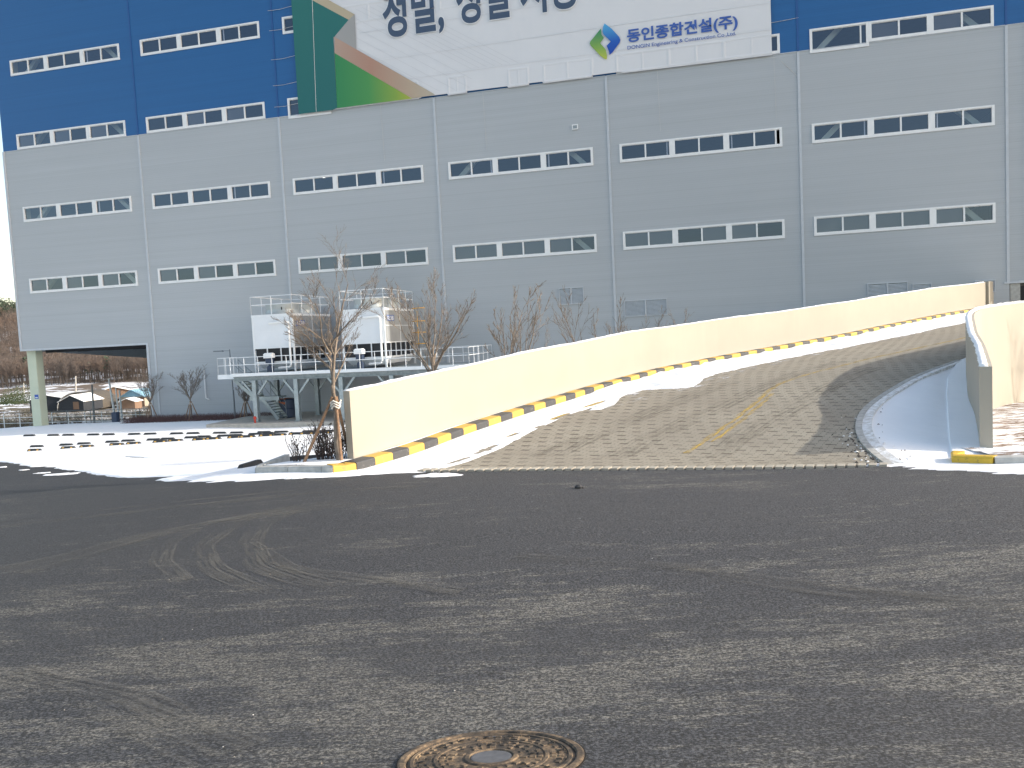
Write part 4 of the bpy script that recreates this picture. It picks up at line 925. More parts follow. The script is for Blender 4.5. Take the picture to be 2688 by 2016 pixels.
# railing
def rail(pts, h=1.1, n=None, mid=True, r=.022, sp=.95):
    m_ = MB()
    for a, b_ in zip(pts[:-1], pts[1:]):
        a = Vector(a); b_ = Vector(b_); L_ = (b_ - a).length; k = max(1, round(L_ / sp))
        for i in range(k + 1): p = a.lerp(b_, i / k); m_.tube([p, p + Vector((0, 0, h))], r, 6)
        for hh_ in ((h, h * .55) if mid else (h,)): m_.tube([a + Vector((0, 0, hh_)), b_ + Vector((0, 0, hh_))], r, 6)
    return m_
PB(rail([(PX0 + 1.2, PY, DZ), (PX1, PY, DZ), (PX1, -1.1, DZ), (PX0 + 1.3, -1.1, DZ), (PX0 + 1.3, -3.4, DZ)], 1.0), 'railing', MAT['railw'])
PB(rail([(PX0 + 1.1, PY + .5, DZ - .05), (PX0, PY + .5, DZ - .05), (PX0, -3.6, DZ - .05)], 1.05, sp=.6), 'railing', MAT['railw'])
# two flights of stairs with a landing
def flight(x0, z0, x1, z1, y0, y1, n):
    m_ = MB(); m_.bar((x0, y0, z0), (x1, y0, z1), .05, .2); m_.bar((x0, y1, z0), (x1, y1, z1), .05, .2)
    for i in range(n): t_ = (i + .5) / n; x = x0 + (x1 - x0) * t_; z = z0 + (z1 - z0) * t_; m_.box(x - .14, x + .14, y0 + .03, y1 - .03, z - .015, z + .015)
    return m_
SY0, SY1 = -5.1, -4.1
SXa, SZa = atY(604, 998, SY0); SXb, SZb = atY(668, 1054, SY0); SXc, SZc = atY(690, 1060, SY0); SXd, SZd = atY(731, 1104, SY0)
PB(flight(SXa, DZ - .12, SXb, 1.75, SY0, SY1, 8), 'stair_flight', MAT['galv'])
m_ = MB(); m_.box(SXb - .3, SXd + .1, SY0, SY1, 1.68, 1.76); m_.box(SXb - .3, SXd + .15, SY0 - .03, SY0, 1.56, 1.8); PB(m_, 'landing', MAT['galv'])
PB(flight(SXc, 1.66, SXd, .36, SY0, SY1, 8), 'stair_flight', MAT['galv'])
PB(rail([(SXa, SY1, DZ - .1), (SXb, SY1, 1.75)], .95, sp=.8).tube([(SXa, SY0, DZ + .85), (SXb, SY0, 2.7)], .02, 6), 'stair_rail', MAT['galvd'])
PB(rail([(SXc, SY1, 1.72), (SXd, SY1, .4)], .95, sp=.8).tube([(SXc, SY0, 2.62), (SXd, SY0, 1.3)], .02, 6), 'stair_rail', MAT['galvd'])

def tower(x0, label, lit):
    w, d = 2.78, 4.9; y0 = -5.35; t = thing('cooling_tower', label, 'cooling tower', (x0 + w / 2, y0, DZ), group='cooling towers on the steel platform')
    ox, oy, oz = t.location
    def T(mb, name, mat, parent=None): mb.v = [(v[0] - ox, v[1] - oy, v[2] - oz) for v in mb.v]; return mb.build(name, mat, parent or t)
    x1, y1 = x0 + w, y0 + d; zb, zl, zs, zt = 3.92, 4.78, 5.80, 6.84
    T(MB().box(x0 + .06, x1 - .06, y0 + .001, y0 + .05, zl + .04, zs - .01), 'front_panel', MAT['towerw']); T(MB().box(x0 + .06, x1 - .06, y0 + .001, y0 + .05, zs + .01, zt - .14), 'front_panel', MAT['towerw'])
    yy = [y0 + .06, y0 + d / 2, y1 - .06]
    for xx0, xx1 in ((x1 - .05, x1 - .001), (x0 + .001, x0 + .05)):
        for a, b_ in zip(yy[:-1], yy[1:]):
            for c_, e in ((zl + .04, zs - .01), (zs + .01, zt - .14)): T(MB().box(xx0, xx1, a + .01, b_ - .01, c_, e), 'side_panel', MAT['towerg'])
    m_ = MB(); m_.box(x0 + .05, x1 - .05, y0 + .06, y1 - .02, zl - .1, zt - .1); m_.box(x0 + .12, x1 - .12, y0 + .10, y1 - .1, zb, zl - .1); T(m_, 'louvre_core', MAT['black'])
    m_ = MB()
    for xx in (x0, x1):
        s_ = .09
        for y in (y0, y1): m_.box(xx - (s_ if xx == x1 else 0), xx + (s_ if xx == x0 else 0), y - (s_ if y == y1 else 0) - .01, y + (s_ if y == y0 else 0), DZ + .02, zt - .14)
    for k in (1, 2): xk = x0 + w * k / 3; m_.box(xk - .03, xk + .03, y0 - .005, y0 + .05, zb, zl + .03)
    for k in range(1, 6):
        yk = y0 + d * k / 6
        m_.box(x1 - .05, x1 + .004, yk - .03, yk + .03, zb, zl + .03)
    m_.box(x1 - .06, x1 + .006, y0 + d/2 - .04, y0 + d/2 + .04, zl + .03, zt - .14)
    m_.box(x0 + .09, x1 - .09, y0 - .008, y0 + .05, zl - .02, zl + .04); m_.box(x1 - .05, x1 + .007, y0 + .09, y1 - .09, zl - .02, zl + .04)
    m_.box(x1 - .05, x1 + .007, y0 + .09, y1 - .09, zs - .02, zs + .02); m_.box(x0 + .09, x1 - .09, y0 - .004, y0 + .03, zs - .012, zs + .012)
    m_.box(x0 - .02, x1 + .02, y0 - .02, y1 + .02, zt - .14, zt); m_.box(x0 + .09, x1 - .09, y0 - .012, y0 + .04, zb - .06, zb + .05); m_.box(x1 - .05, x1 + .012, y0 + .09, y1 - .09, zb - .06, zb + .05)
    T(m_, 'frame', MAT['railw'])
    m_ = MB(); m_.add([(x0 + .1, y0 + .05, zb - .06), (x1 - .1, y0 + .05, zb - .06), (x1 - .3, y0 + .5, zb - .4), (x0 + .3, y0 + .5, zb - .4), (x0 + .1, y1, zb - .06), (x1 - .1, y1, zb - .06), (x1 - .3, y1 - .3, zb - .4), (x0 + .3, y1 - .3, zb - .4)], [(0,1,2,3),(1,5,6,2),(3,2,6,7),(4,7,6,5),(0,3,7,4)]); T(m_, 'basin', MAT['towerw'])
    for cy_ in (y0 + 1.35, y0 + 3.55):
        m_ = MB(); m_.lathe((x0 + w / 2, cy_, zt), [(1.12, 0), (1.04, .12), (1.0, .3), (1.03, .62), (1.06, .66), (1.0, .66), (.96, .3), (.96, .05)], 40, cap=False)
        cw = T(m_, 'fan_cowl', MAT['fan']); 
        m_ = MB(); m_.lathe((x0 + w / 2, cy_, zt + .3), [(.02, .05), (.12, .04), (.12, -.05)], 12)
        for k in range(6): th = k * math.pi / 3; m_.add([(x0 + w/2 + math.cos(th + s_) * r_, cy_ + math.sin(th + s_) * r_, zt + .3 + z_) for s_, r_, z_ in ((0, .1, 0), (.06, .9, .03), (.28, .9, -.05), (.6, .1, -.03))], [(0, 1, 2, 3)])
        T(m_, 'fan', MAT['galvd'], None)
    bx = MB(); bx.box(x0 + w / 2 + .45, x0 + w / 2 + .50, y0 + .38, y0 + .42, zt + .26, zt + .44); T(bx, 'cowl_handle', MAT['black'])
    T(rail([(x0, y0, zt), (x1, y0, zt), (x1, y1, zt), (x0, y1, zt), (x0, y0, zt)], 1.12, sp=1.4, r=.024), 'top_railing', MAT['railw'])
    # white pipe: bends down the front panel
    px = x1 - .24
    T(MB().tube([(x0 + 1.2, y0 - .10, 6.30), (px - .12, y0 - .10, 6.33), (px - .03, y0 - .10, 6.30), (px, y0 - .10, 6.2), (px, y0 - .12, 3.72), (px - .05, y0 - .12, 3.62), (px - .15, y0 - .12, 3.58), (x0 + 1.7, y0 - .12, 3.56)], .065, 10), 'pipe', MAT['pipe'], None)
    # pump in front
    pm = MB(); cx_ = x0 + 1.25; cy_ = y0 - .35
    pm.cbox(cx_ - .32, cx_ + .30, cy_ - .22, cy_ + .22, 4.18, 4.5, .07); pmo = T(pm, 'pump', MAT['pipe'])
    pm = MB(); pm.cbox(cx_ - .22, cx_ + .24, cy_ - .16, cy_ + .16, 3.85, 4.17, .04); pm.cbox(cx_ - .16, cx_ + .2, cy_ - .15, cy_ + .15, DZ + .03, 3.7, .04); pm.box(cx_ - .05, cx_ + .1, cy_ - .08, cy_ + .08, 3.7, 3.86); T(pm, 'pump_motor', MAT['tank'])
    # maker's plate: dark blue with pale letters
    yp = y0 + .95
    pl = MB(); pl.box(x1 + .002, x1 + .012, yp - .55, yp + .55, 6.06, 6.42); plo = T(pl, 'name_plate', MAT['plate'])
    cu = bpy.data.curves.new('txt', 'FONT'); cu.body = 'KDIB'; cu.size = .34; cu.offset = .008; o = bpy.data.objects.new('txt', cu); C.objects.link(o)
    dg = bpy.context.evaluated_depsgraph_get(); dg.update(); me = bpy.data.meshes.new_from_object(o.evaluated_get(dg)); bpy.data.objects.remove(o)
    co = np.zeros(len(me.vertices) * 3); me.vertices.foreach_get('co', co); co = co.reshape(-1, 3); co -= co.min(0); co[:, 0] *= .95 / co[:, 0].max(); co[:, 1] *= .26 / co[:, 1].max()
    out = np.stack([np.full(len(co), x1 + .016 - ox), yp - .475 + co[:, 0] - oy, 6.11 + co[:, 1] - oz], -1); me.vertices.foreach_set('co', out.reshape(-1)); me.materials.clear(); me.materials.append(MAT['railw']); me.update()
    o = bpy.data.objects.new('plate_letters', me); C.objects.link(o); o.parent = plo
    return t
tower(22.35, 'white cooling tower on the left half of the platform, nearest the stairs', True)
tower(28.3, 'white cooling tower on the right half of the platform, nearest the yellow ladder', True)
# yellow caged ladder at the back right of the towers
lt = thing('access_ladder', 'yellow hooped ladder beside the right cooling tower', 'ladder', (atY(1108, 900, -2.2)[0], -2.2, DZ)); m_ = MB()
for x in (-.22, .22): m_.tube([(x, 0, 0), (x, 0, 4.0)], .025, 6)
for k in range(13): m_.tube([(-.22, 0, .3 + k * .29), (.22, 0, .3 + k * .29)], .014, 5)
m_.build('rails', MAT['galv'], lt); m_ = MB()
for z in (1.3, 2.0, 2.7, 3.5): m_.tube([(-.3, -.02, z), (-.42, -.35, z), (-.2, -.62, z), (.2, -.62, z), (.42, -.35, z), (.3, -.02, z)], .03, 6)
m_.tube([(0, -.62, 1.2), (0, -.62, 3.3)], .022, 5); m_.build('hoops', MAT['ladder'], lt)
# concrete pad with low front edge
pad = thing('concrete_pad', 'low concrete slab under the steel platform', 'slab', (30, -4, .2))
shift(MB().cbox(19.6, 46, -6.75, -.1, -.5, .32, .02), pad).build('slab', MAT['padc'], pad)
# dark tank with an orange cloth
tk = thing('storage_tank', 'dark blue tank with an orange cloth over it behind the platform columns', 'tank', (atY(758, 1104, -3.6)[0], -3.6, .32))
MB().lathe((0, 0, 0), [(.50, 0), (.52, .05), (.52, .55), (.54, .57), (.52, .6), (.52, 1.12), (.48, 1.18)], 28).build('tank', MAT['tank'], tk)
mb = MB(); V = [(-.5, -.25, 1.21), (.15, -.45, 1.22), (.45, .1, 1.23), (-.3, .4, 1.22), (-.52, -.28, 1.0), (-.15, -.55, .95), (.12, -.54, .86)]; mb.add(V, [(0, 1, 2, 3), (0, 4, 5, 1), (1, 5, 6)]); mb.build('cloth', MAT['orange'], tk)
x_, z_ = atY(669, 1098, -6.5)
hy = thing('hydrant', 'small red hydrant at the foot of the first platform column', 'hydrant', (x_, -6.5, .32)); MB().lathe((0, 0, 0), [(.06, 0), (.06, .22), (.1, .24), (.1, .32), (.05, .4)], 12).build('hydrant_body', MAT['red'], hy)

# ------------------------------------------------------------------ street lamp
x_, z_ = atY(618, 1106, -1.8); 
lp = thing('street_lamp', 'thin grey street lamp standing between the hedge and the platform stairs', 'street lamp', (x_, -1.8, .05))
_, zt_ = atY(604, 917, -1.8); h_ = zt_ - .05
MB().tube([(0, 0, 0), (0, 0, 2.0), (-.02, 0, 2.02), (-.05, 0, h_)], [.06, .055, .04, .03], 8).build('pole', MAT['lampm'], lp)
MB().tube([(-.05, 0, h_ - .1), (-.5, 0, h_ - .08), (-.6, 0, h_ - .07)], .02, 6).build('arm', MAT['lampm'], lp); MB().cbox(-1.25, -.55, -.13, .13, h_ - .13, h_ - .05, .03).build('lamp_head', MAT['lampm'], lp)

# ------------------------------------------------------------------ wheel stops
def stop_proto(refl):
    t = thing('wheel_stop', '', 'wheel stop', group='black rubber wheel stops in the snowy car park')
    L_ = .42; V = []
    for x, k in ((-L_, 0), (-L_ + .07, 1), (L_ - .07, 1), (L_, 0)):
        V += [(x, -.09, 0), (x + 0, -.05 if k else -.07, .13 if k else .03), (x, .05 if k else .07, .13 if k else .03), (x, .09, 0)]
    mb = MB(); F = []
    for i in range(3):
        for k in range(4): F.append((4*i+k, 4*i+(k+1)%4, 4*i+4+(k+1)%4, 4*i+4+k))
    mb.add(V, F + [(3, 2, 1, 0), (12, 13, 14, 15)]); mb.build('block', MAT['rubber'], t)
    if refl:
        for x in (-.25, .25):
            m_ = MB(); m_.add([(x - .06, -.083, .04), (x + .06, -.083, .04), (x + .06, -.066, .10), (x - .06, -.066, .10)], [(0, 1, 2, 3)]); m_.build('reflector', MAT['reflect'], t)
    return t
st_r = stop_proto(True); st_p = stop_proto(False); used = {id(st_r): False, id(st_p): False}
def put_stop(xc, y, proto, label, wx=None, rz=0.0, yfix=None):
    X_, Y_, z, a, s = ong(xc, y)
    o = proto if not used[id(proto)] else copy_tree(proto); used[id(proto)] = True
    o.location = (X_, yfix if yfix is not None else Y_, z - .02 + .045); o.rotation_euler = (0, 0, rz); o['label'] = label; return o
Z_ = lambda x, y: (x / 2.458, 1050 + y / 2.458)
ORD = ['first', 'second', 'third', 'fourth', 'fifth', 'sixth', 'seventh', 'eighth', 'ninth', 'tenth', 'eleventh', 'twelfth', 'thirteenth', 'fourteenth', 'fifteenth', 'sixteenth']
far = [190, 344, 441, 602, 701, 867, 970, 1140, 1246, 1417, 1527, 1705, 1815, 2000, 2112]
for i, x in enumerate(far): put_stop(*Z_(x, 238 - (x - 190) * .0128), st_p, 'flat black wheel stop in the far row, %s from the left' % ORD[i])
rear = [(238, 306), (428, 296), (543, 288), (725, 277), (828, 270), (993, 263), (1084, 258), (1237, 249), (1316, 244), (1448, 239), (1520, 236), (1650, 228), (1725, 222)]
for i, (x, y) in enumerate(rear): put_stop(*Z_(x, y + 3), st_p, 'rear block of the near pair rows without reflectors, %s from the left' % ORD[i])
front = [(224, 334), (441, 318), (561, 309), (755, 297), (863, 290), (1037, 279), (1133, 272), (1293, 265), (1377, 260), (1520, 251), (1597, 248), (1722, 240), (1797, 236), (1915, 229), (1984, 227), (2090, 222)]
for i, (x, y) in enumerate(front): put_stop(*Z_(x, y), st_r, 'front wheel stop with two amber reflectors, %s from the left' % ORD[i])
for (x0, y0, x1, y1), lb in (((1545, 455, 1690, 428), 'black wheel stop beside the left end of the concrete kerb'), ((1815, 412, 1935, 400), 'black wheel stop just behind the timber stake'), ((1950, 402, 2110, 388), 'black wheel stop behind the dry shrub')):
    a = ong(*Z_(x0, y0)); b_ = ong(*Z_(x1, y1)); xm, ym = (x0 + x1) / 2, (y0 + y1) / 2
    o = put_stop(*Z_(xm, ym), st_p, lb, rz=math.atan2(b_[1] - a[1], b_[0] - a[0])); o.scale = (1.0, 1.0, .95)

# ------------------------------------------------------------------ trees
def bare_tree(seed, H, fork, spread, r0, nmain, lean=(0, 0), trunk_parts=True, depth=3, upward=.75, dense=1.0, minr=.0045, leader=False):
    R_ = random.Random(seed); tm, cm = MB(), MB()
    base = Vector((0, 0, -.15)); top = Vector((lean[0] * fork, lean[1] * fork, fork)); pts = [base, Vector((0, 0, .12))]
    for i in range(1, 6): pts.append(Vector((0, 0, 0)).lerp(top, i / 5) + Vector((R_.gauss(0, .012), R_.gauss(0, .012), 0)) * fork)
    tm.tube(pts, [r0 * 1.35, r0 * 1.1] + [r0 * (1 - .06 * i) for i in range(1, 6)], 9)
    def branch(mb, p, d, L_, r, lev, wob=.10):
        n = 6 if lev < 2 else 4; pts = [p.copy()]; rr = [r]; q = p.copy(); d = d.copy(); kids = []
        for i in range(n):
            d = (d + Vector((R_.gauss(0, wob), R_.gauss(0, wob), R_.gauss(0, .05) + .10 * upward))).normalized()
            q = q + d * (L_ / n); pts.append(q.copy()); rr.append(max(minr * .7, r * (1 - .78 * (i + 1) / n)))
            if i < n - 0: kids.append((q.copy(), d.copy(), rr[-1], (i + 1) / n))
        mb.tube(pts, rr, 7 if r > .02 else (5 if r > .009 else 3), cap=False)
        if lev >= depth: return
        for kp, kd, kr, f_ in kids:
            c_ = 1 if lev == 0 and f_ < .3 else (2 if R_.random() < .45 * dense else 1)
            if R_.random() > (.92 if lev < 2 else .75) * dense: continue
            for _ in range(c_):
                ang = R_.uniform(.28, .62); az = R_.uniform(0, 2 * math.pi); side = kd.orthogonal().normalized(); side.rotate(Matrix.Rotation(az, 3, kd))
                nd = (kd * math.cos(ang) + side * math.sin(ang)).normalized()
                branch(cm, kp, nd, L_ * R_.uniform(.30, .62) * (1.1 - .4 * f_), max(minr, kr * .52), lev + 1)
    for k in range(nmain):
        az = 2 * math.pi * (k + R_.random() * .6) / nmain; tilt = R_.uniform(.55, 1.0) * spread if (k or not leader) else .02
        d = Vector((math.cos(az) * math.sin(tilt), math.sin(az) * math.sin(tilt), math.cos(tilt)))
        z0 = top - Vector((0, 0, R_.uniform(0, .18) * fork)) if (k and not leader) else (Vector((lean[0] * fork, lean[1] * fork, fork + .52 * (k - 1) * (H - fork) / nmain)) if leader else top)
        branch(tm, z0, d, (H - fork) * R_.uniform(.75, 1.0) / max(.75, math.cos(tilt * .7)) * (.52 if (leader and k) else 1.15 if leader else 1), r0 * (.5 if (leader and k) else .62 if k else .85), 0, .03 if (leader and not k) else .10)
    zm = max(v[2] for v in tm.v + cm.v); f_ = (H - fork * .8) / (zm - fork * .8)
    sx = 1 - (1 - f_) * .45
    for mb in (tm, cm): mb.v = [(v[0] * sx, v[1] * sx, fork * .8 + (v[2] - fork * .8) * f_) if v[2] > fork * .8 else v for v in mb.v]
    return tm, cm
def tree(loc, label, seed, H, fork, spread, r0, nmain, bark='bark', stakes=None, name='bare_tree', **kw):
    t = thing(name, label, 'tree', loc, 0, 'bare trees around the ramp and the hedge'); tm, cm = bare_tree(seed, H, fork, spread, r0, nmain, **kw)
    tm.build('trunk', MAT[bark], t, smooth=True); cm.build('crown', MAT[bark], t, smooth=True)
    if stakes:
        hs, rs = stakes
        for px_ in rs:
            m_ = MB(); m_.tube([(px_[0], px_[1], -.1), (px_[0] * .08, px_[1] * .08, hs + .12)], [.042 * hs / 1.4, .034 * hs / 1.4], 8); m_.build('stake', MAT['stake'], t)
        m_ = MB()
        for k in range(3): m_.tube([(math.cos(a_) * (.10 + .012 * k) * hs / 1.4, math.sin(a_) * (.10 + .012 * k) * hs / 1.4, hs - .08 + .05 * k + .03 * math.sin(3 * a_)) for a_ in np.linspace(0, 2 * math.pi, 13)], .016, 5)
        m_.build('tie', MAT['rope'], t)
    return t
# tree by the near end of the wall
nt_ = ong(912, 1212); s_t = 15.2; a_t = (878 - 1344) / FPX * s_t; X_, Y_ = as2w(a_t, s_t)
gz_t = float(Gas(a_t, s_t)) + .15
def dirw(a, s): X1, Y1 = as2w(a, s); X0, Y0 = as2w(0, 0); return X1 - X0, Y1 - Y0
st = [dirw(-.78, .12), dirw(.07, -.12), dirw(.10, .55)]
tree((X_, Y_, gz_t), 'tall bare tree tied to three timber stakes at the near end of the wall', 12, 4.75, 1.62, .80, .055, 7, stakes=(1.16, st), lean=(-.03, .0), upward=.6, dense=.95, leader=True)
def behind(px, s, topy, label, seed, **kw):
    a = (px - 1344) / FPX * s; X_, Y_ = as2w(a, s); z = float(Gas(a, s)); _, zt_ = ats(px, topy, s); H = zt_ - z
    return tree((X_, Y_, z), label, seed, H, **kw)
behind(1139, 20.6, 690, 'broad vase-shaped bare tree behind the ramp wall, partly hiding the yellow ladder', 23, fork=2.3, spread=.48, r0=.055, nmain=8, upward=.9, dense=.85, minr=.007)
behind(1334, 25.0, 745, 'slender bare tree behind the middle of the ramp wall, left one of a close pair', 31, fork=1.6, spread=.32, r0=.05, nmain=3, upward=.95, dense=.55, minr=.010)
behind(1366, 26.0, 733, 'slender bare tree behind the middle of the ramp wall, right one of a close pair', 37, fork=1.8, spread=.36, r0=.05, nmain=3, upward=.95, dense=.55, minr=.010)
behind(1418, 30.0, 828, 'thin small bare sapling right of the close pair of trees', 41, fork=1.2, spread=.25, r0=.03, nmain=2, upward=.9, dense=.6, minr=.009)
behind(1512, 31.5, 800, 'bushy bare tree left of the grey louvre and joint strip, left stem', 43, fork=.6, spread=.45, r0=.045, nmain=4, upward=.95, dense=.55, minr=.010)
behind(1566, 32.5, 748, 'tall bushy bare tree whose twigs reach the left louvre', 47, fork=.8, spread=.42, r0=.055, nmain=6, upward=1.0, dense=.6, minr=.010)
behind(1692, 37.0, 806, 'bare tree top showing in front of the middle louvre', 53, fork=.8, spread=.35, r0=.045, nmain=4, upward=.9, dense=.7, minr=.009)
behind(1730, 38.5, 822, 'bare tree top just right of the middle louvre', 57, fork=.8, spread=.35, r0=.04, nmain=4, upward=.9, dense=.7, minr=.009)
behind(1808, 42.0, 808, 'farthest bare tree top poking over the ramp wall', 59, fork=.8, spread=.3, r0=.04, nmain=3, upward=.9, dense=.7, minr=.009)
for px, by, ty, Y0, lb, sd_ in ((504, 1103, 955, -1.7, 'staked bare tree in the hedge left of the street lamp', 61), (398, 1106, 975, -1.0, 'thin leaning tree at the corner where the wall joint meets the hedge', 67), (648, 1104, 1000, -2.4, 'staked tree behind the platform stairs', 71)):
    x_, _z = atY(px, by, Y0); g_ = max(Gw(x_, Y0), -.05); _x, zt_ = atY(px, ty, Y0); 
    tree((x_, Y0, g_), lb, sd_, zt_ - g_, fork=(zt_ - g_) * .42, spread=.55, r0=.06, nmain=6, bark='bark2', stakes=(1.25, [(-.55, -.1), (.1, -.5), (.55, .15)]), upward=.8, dense=.95, minr=.008)
# small tree right of the frame, beside the lit wall: only its shadow shows in the photograph
ax, as_ = 17.3, 23.6; X_, Y_ = as2w(ax, as_)
tree((X_, Y_, float(Gas(ax, as_))), 'bare sapling beside the outer face of the right ramp wall', 73, 3.9, .5, .25, .03, 5, upward=.9, dense=.7)

# hedge along the wall (a mass of bare twigs)
mb = MB(); R_ = random.Random(9)
for i in range(9000):
    x = R_.uniform(9.8, 22.4); y = R_.uniform(-2.5, -.6); z = -.02; h = R_.uniform(.25, .55); dx, dy = R_.gauss(0, .1), R_.gauss(0, .1); w_ = .006
    mb.add([(x - w_, y, z), (x + w_, y, z), (x + dx + w_ * .5, y + dy, z + h)], [(0, 1, 2)])
    for k in range(2):
        q = R_.uniform(.4, .9); bx_, by_, bz_ = x + dx * q, y + dy * q, z + h * q; mb.add([(bx_, by_, bz_), (bx_ + .008, by_, bz_), (bx_ + R_.gauss(0, .08), by_ + R_.gauss(0, .08), bz_ + .12)], [(0, 1, 2)])
hd = mb.build('hedge', MAT['hedge']); tag(hd, 'low reddish-brown leafless hedge along the foot of the grey wall', 'hedge', kind='stuff')
# dry shrub at the wall end
def shrub(loc, label, seed, n, w, h, leaf=.55):
    R_ = random.Random(seed); t = thing('dry_shrub', label, 'shrub', loc); m1, m2 = MB(), MB()
    for i in range(n):
        x, y = R_.uniform(-w, w), R_.uniform(-w * .45, w * .45); p = Vector((x * .55, y * .6, -.05)); d = Vector((x / w * .35 + R_.gauss(0, .1), R_.gauss(0, .18), 1)).normalized(); L_ = h * R_.uniform(.6, 1.05); pts = [p]; 
        for k in range(5):
            d = (d + Vector((R_.gauss(0, .13), R_.gauss(0, .13), .05))).normalized(); pts.append(pts[-1] + d * L_ / 5)
        m1.tube(pts, [.009, .008, .007, .006, .005, .004], 4, cap=False)
        for k in range(2, 6):
            for _ in range(R_.choice((1, 2))):
                dd = (d + Vector((R_.gauss(0, .6), R_.gauss(0, .6), .1))).normalized(); e = pts[k] + dd * R_.uniform(.05, .16); m1.tube([pts[k], e], [.004, .003], 3, cap=False)
                if R_.random() < leaf:
                    c_ = e; u_ = Vector((R_.gauss(0, 1), R_.gauss(0, 1), R_.gauss(0, 1))).normalized() * R_.uniform(.014, .028); v_ = u_.orthogonal().normalized() * R_.uniform(.01, .02)
                    m2.add([c_ - u_, c_ - v_, c_ + u_, c_ + v_], [(0, 1, 2, 3)])
    m1.build('twigs', MAT['twig'], t); m2.build('leaves', MAT['dleaf'], t); return t
s_ = 15.6
for px, w_, h_, n_, lb, sd_ in ((848, .42, .78, 75, 'dense dry shrub with withered leaves beside the near end of the ramp wall', 3), (882, .14, .62, 16, 'dry shrub pressed between the staked tree and the ramp wall', 5), (772, .26, .62, 14, 'sparse dry shrub leftmost on the planting strip', 7)):
    a = (px - 1344) / FPX * s_; X_, Y_ = as2w(a, s_); shrub((X_, Y_, float(Gas(a, s_)) + .14), lb, sd_, n_, w_, h_)

# ------------------------------------------------------------------ fences
def fence(x0, x1, y, zb, h, sp, label, m, rails, bars=0):
    t = thing('fence', label, 'fence', (x0, y, zb)); m_ = MB(); n = round((x1 - x0) / sp)
    for i in range(n + 1): m_.tube([(i * (x1 - x0) / n, 0, 0), (i * (x1 - x0) / n, 0, h)], .035, 6)
    m_.build('posts', m, t); m_ = MB()
    for r_ in rails: m_.tube([(0, 0, r_), (x1 - x0, 0, r_)], .02, 5)
    if bars:
        for i in range(int((x1 - x0) / bars)): m_.tube([(i * bars, 0, rails[0]), (i * bars, 0, rails[-1])], .007, 3)
    m_.build('rails', m, t); return t
fence(-.55, 10.35, 1.5, -.45, 1.2, 2.0, 'dark grey rail fence under the raised corner of the building', MAT['fence'], (.15, .4, .65, .9, 1.18))
fence(-12.0, 10.4, 4.2, -.75, 1.15, 1.6, 'pale post fence beyond the dark rail fence', MAT['fencel'], (.35, .8), 0)
x_, z_ = atY(305, 1110, 1.2)
bn_ = thing('waste_bin', 'dark blue bin standing by the fence under the building', 'bin', (x_, 1.2, -.35)); MB().cbox(-.22, .22, -.2, .2, 0, .9, .03).build('bin_body', MAT['tank'], bn_)

# ------------------------------------------------------------------ far side: farm sheds, poles, wooded hill
def far_pt(x, y, s): a, z = ats(x, y, s); return (*as2w(a, s), z)
C9 = lambda x, y: (.223 * x, 780 + .223 * y)
# gentle rise of fields and the wooded hill
def hill_z(a, s):
    t_ = a / s
    ridge = 24 + 10 * np.clip((-.50 - t_) * 3, -.6, .8) + 5 * fnoise(a * .012, s * .01)
    u_ = np.clip((s - 285) / 210, 0, 1); return np.interp(s, [225, 262, 300], [-10.6, -7.2, -5.0]) + ridge * 1.3 * (u_ * u_ * (3 - 2 * u_)) * 1.0 + .5 * fnoise(a * .08, s * .08)
tv = np.linspace(-1.15, -.15, 150); sv_ = np.concatenate([np.linspace(224, 520, 130), np.linspace(530, 700, 10)])
TT, SS = np.meshgrid(tv, sv_, indexing='ij'); AA = TT * SS; ZH = hill_z(AA, SS); ZH = np.where(SS < 227, -13.5, ZH); wx, wy = as2w(AA, SS)
def mat_hill():
    b = NB('hill_floor'); n1 = b.noise(b.coord((.06, .06, .35)), 1, 7, .7, .5)
    b.base(b.mix(b.ramp(n1, [(.50, 0), (.56, 1)]), (.14, .11, .085), (.74, .76, .80))).rough(.95); return b.mat
tag(grid('hill', np.stack([wx, wy, ZH], -1), mat_hill()), kind='structure')
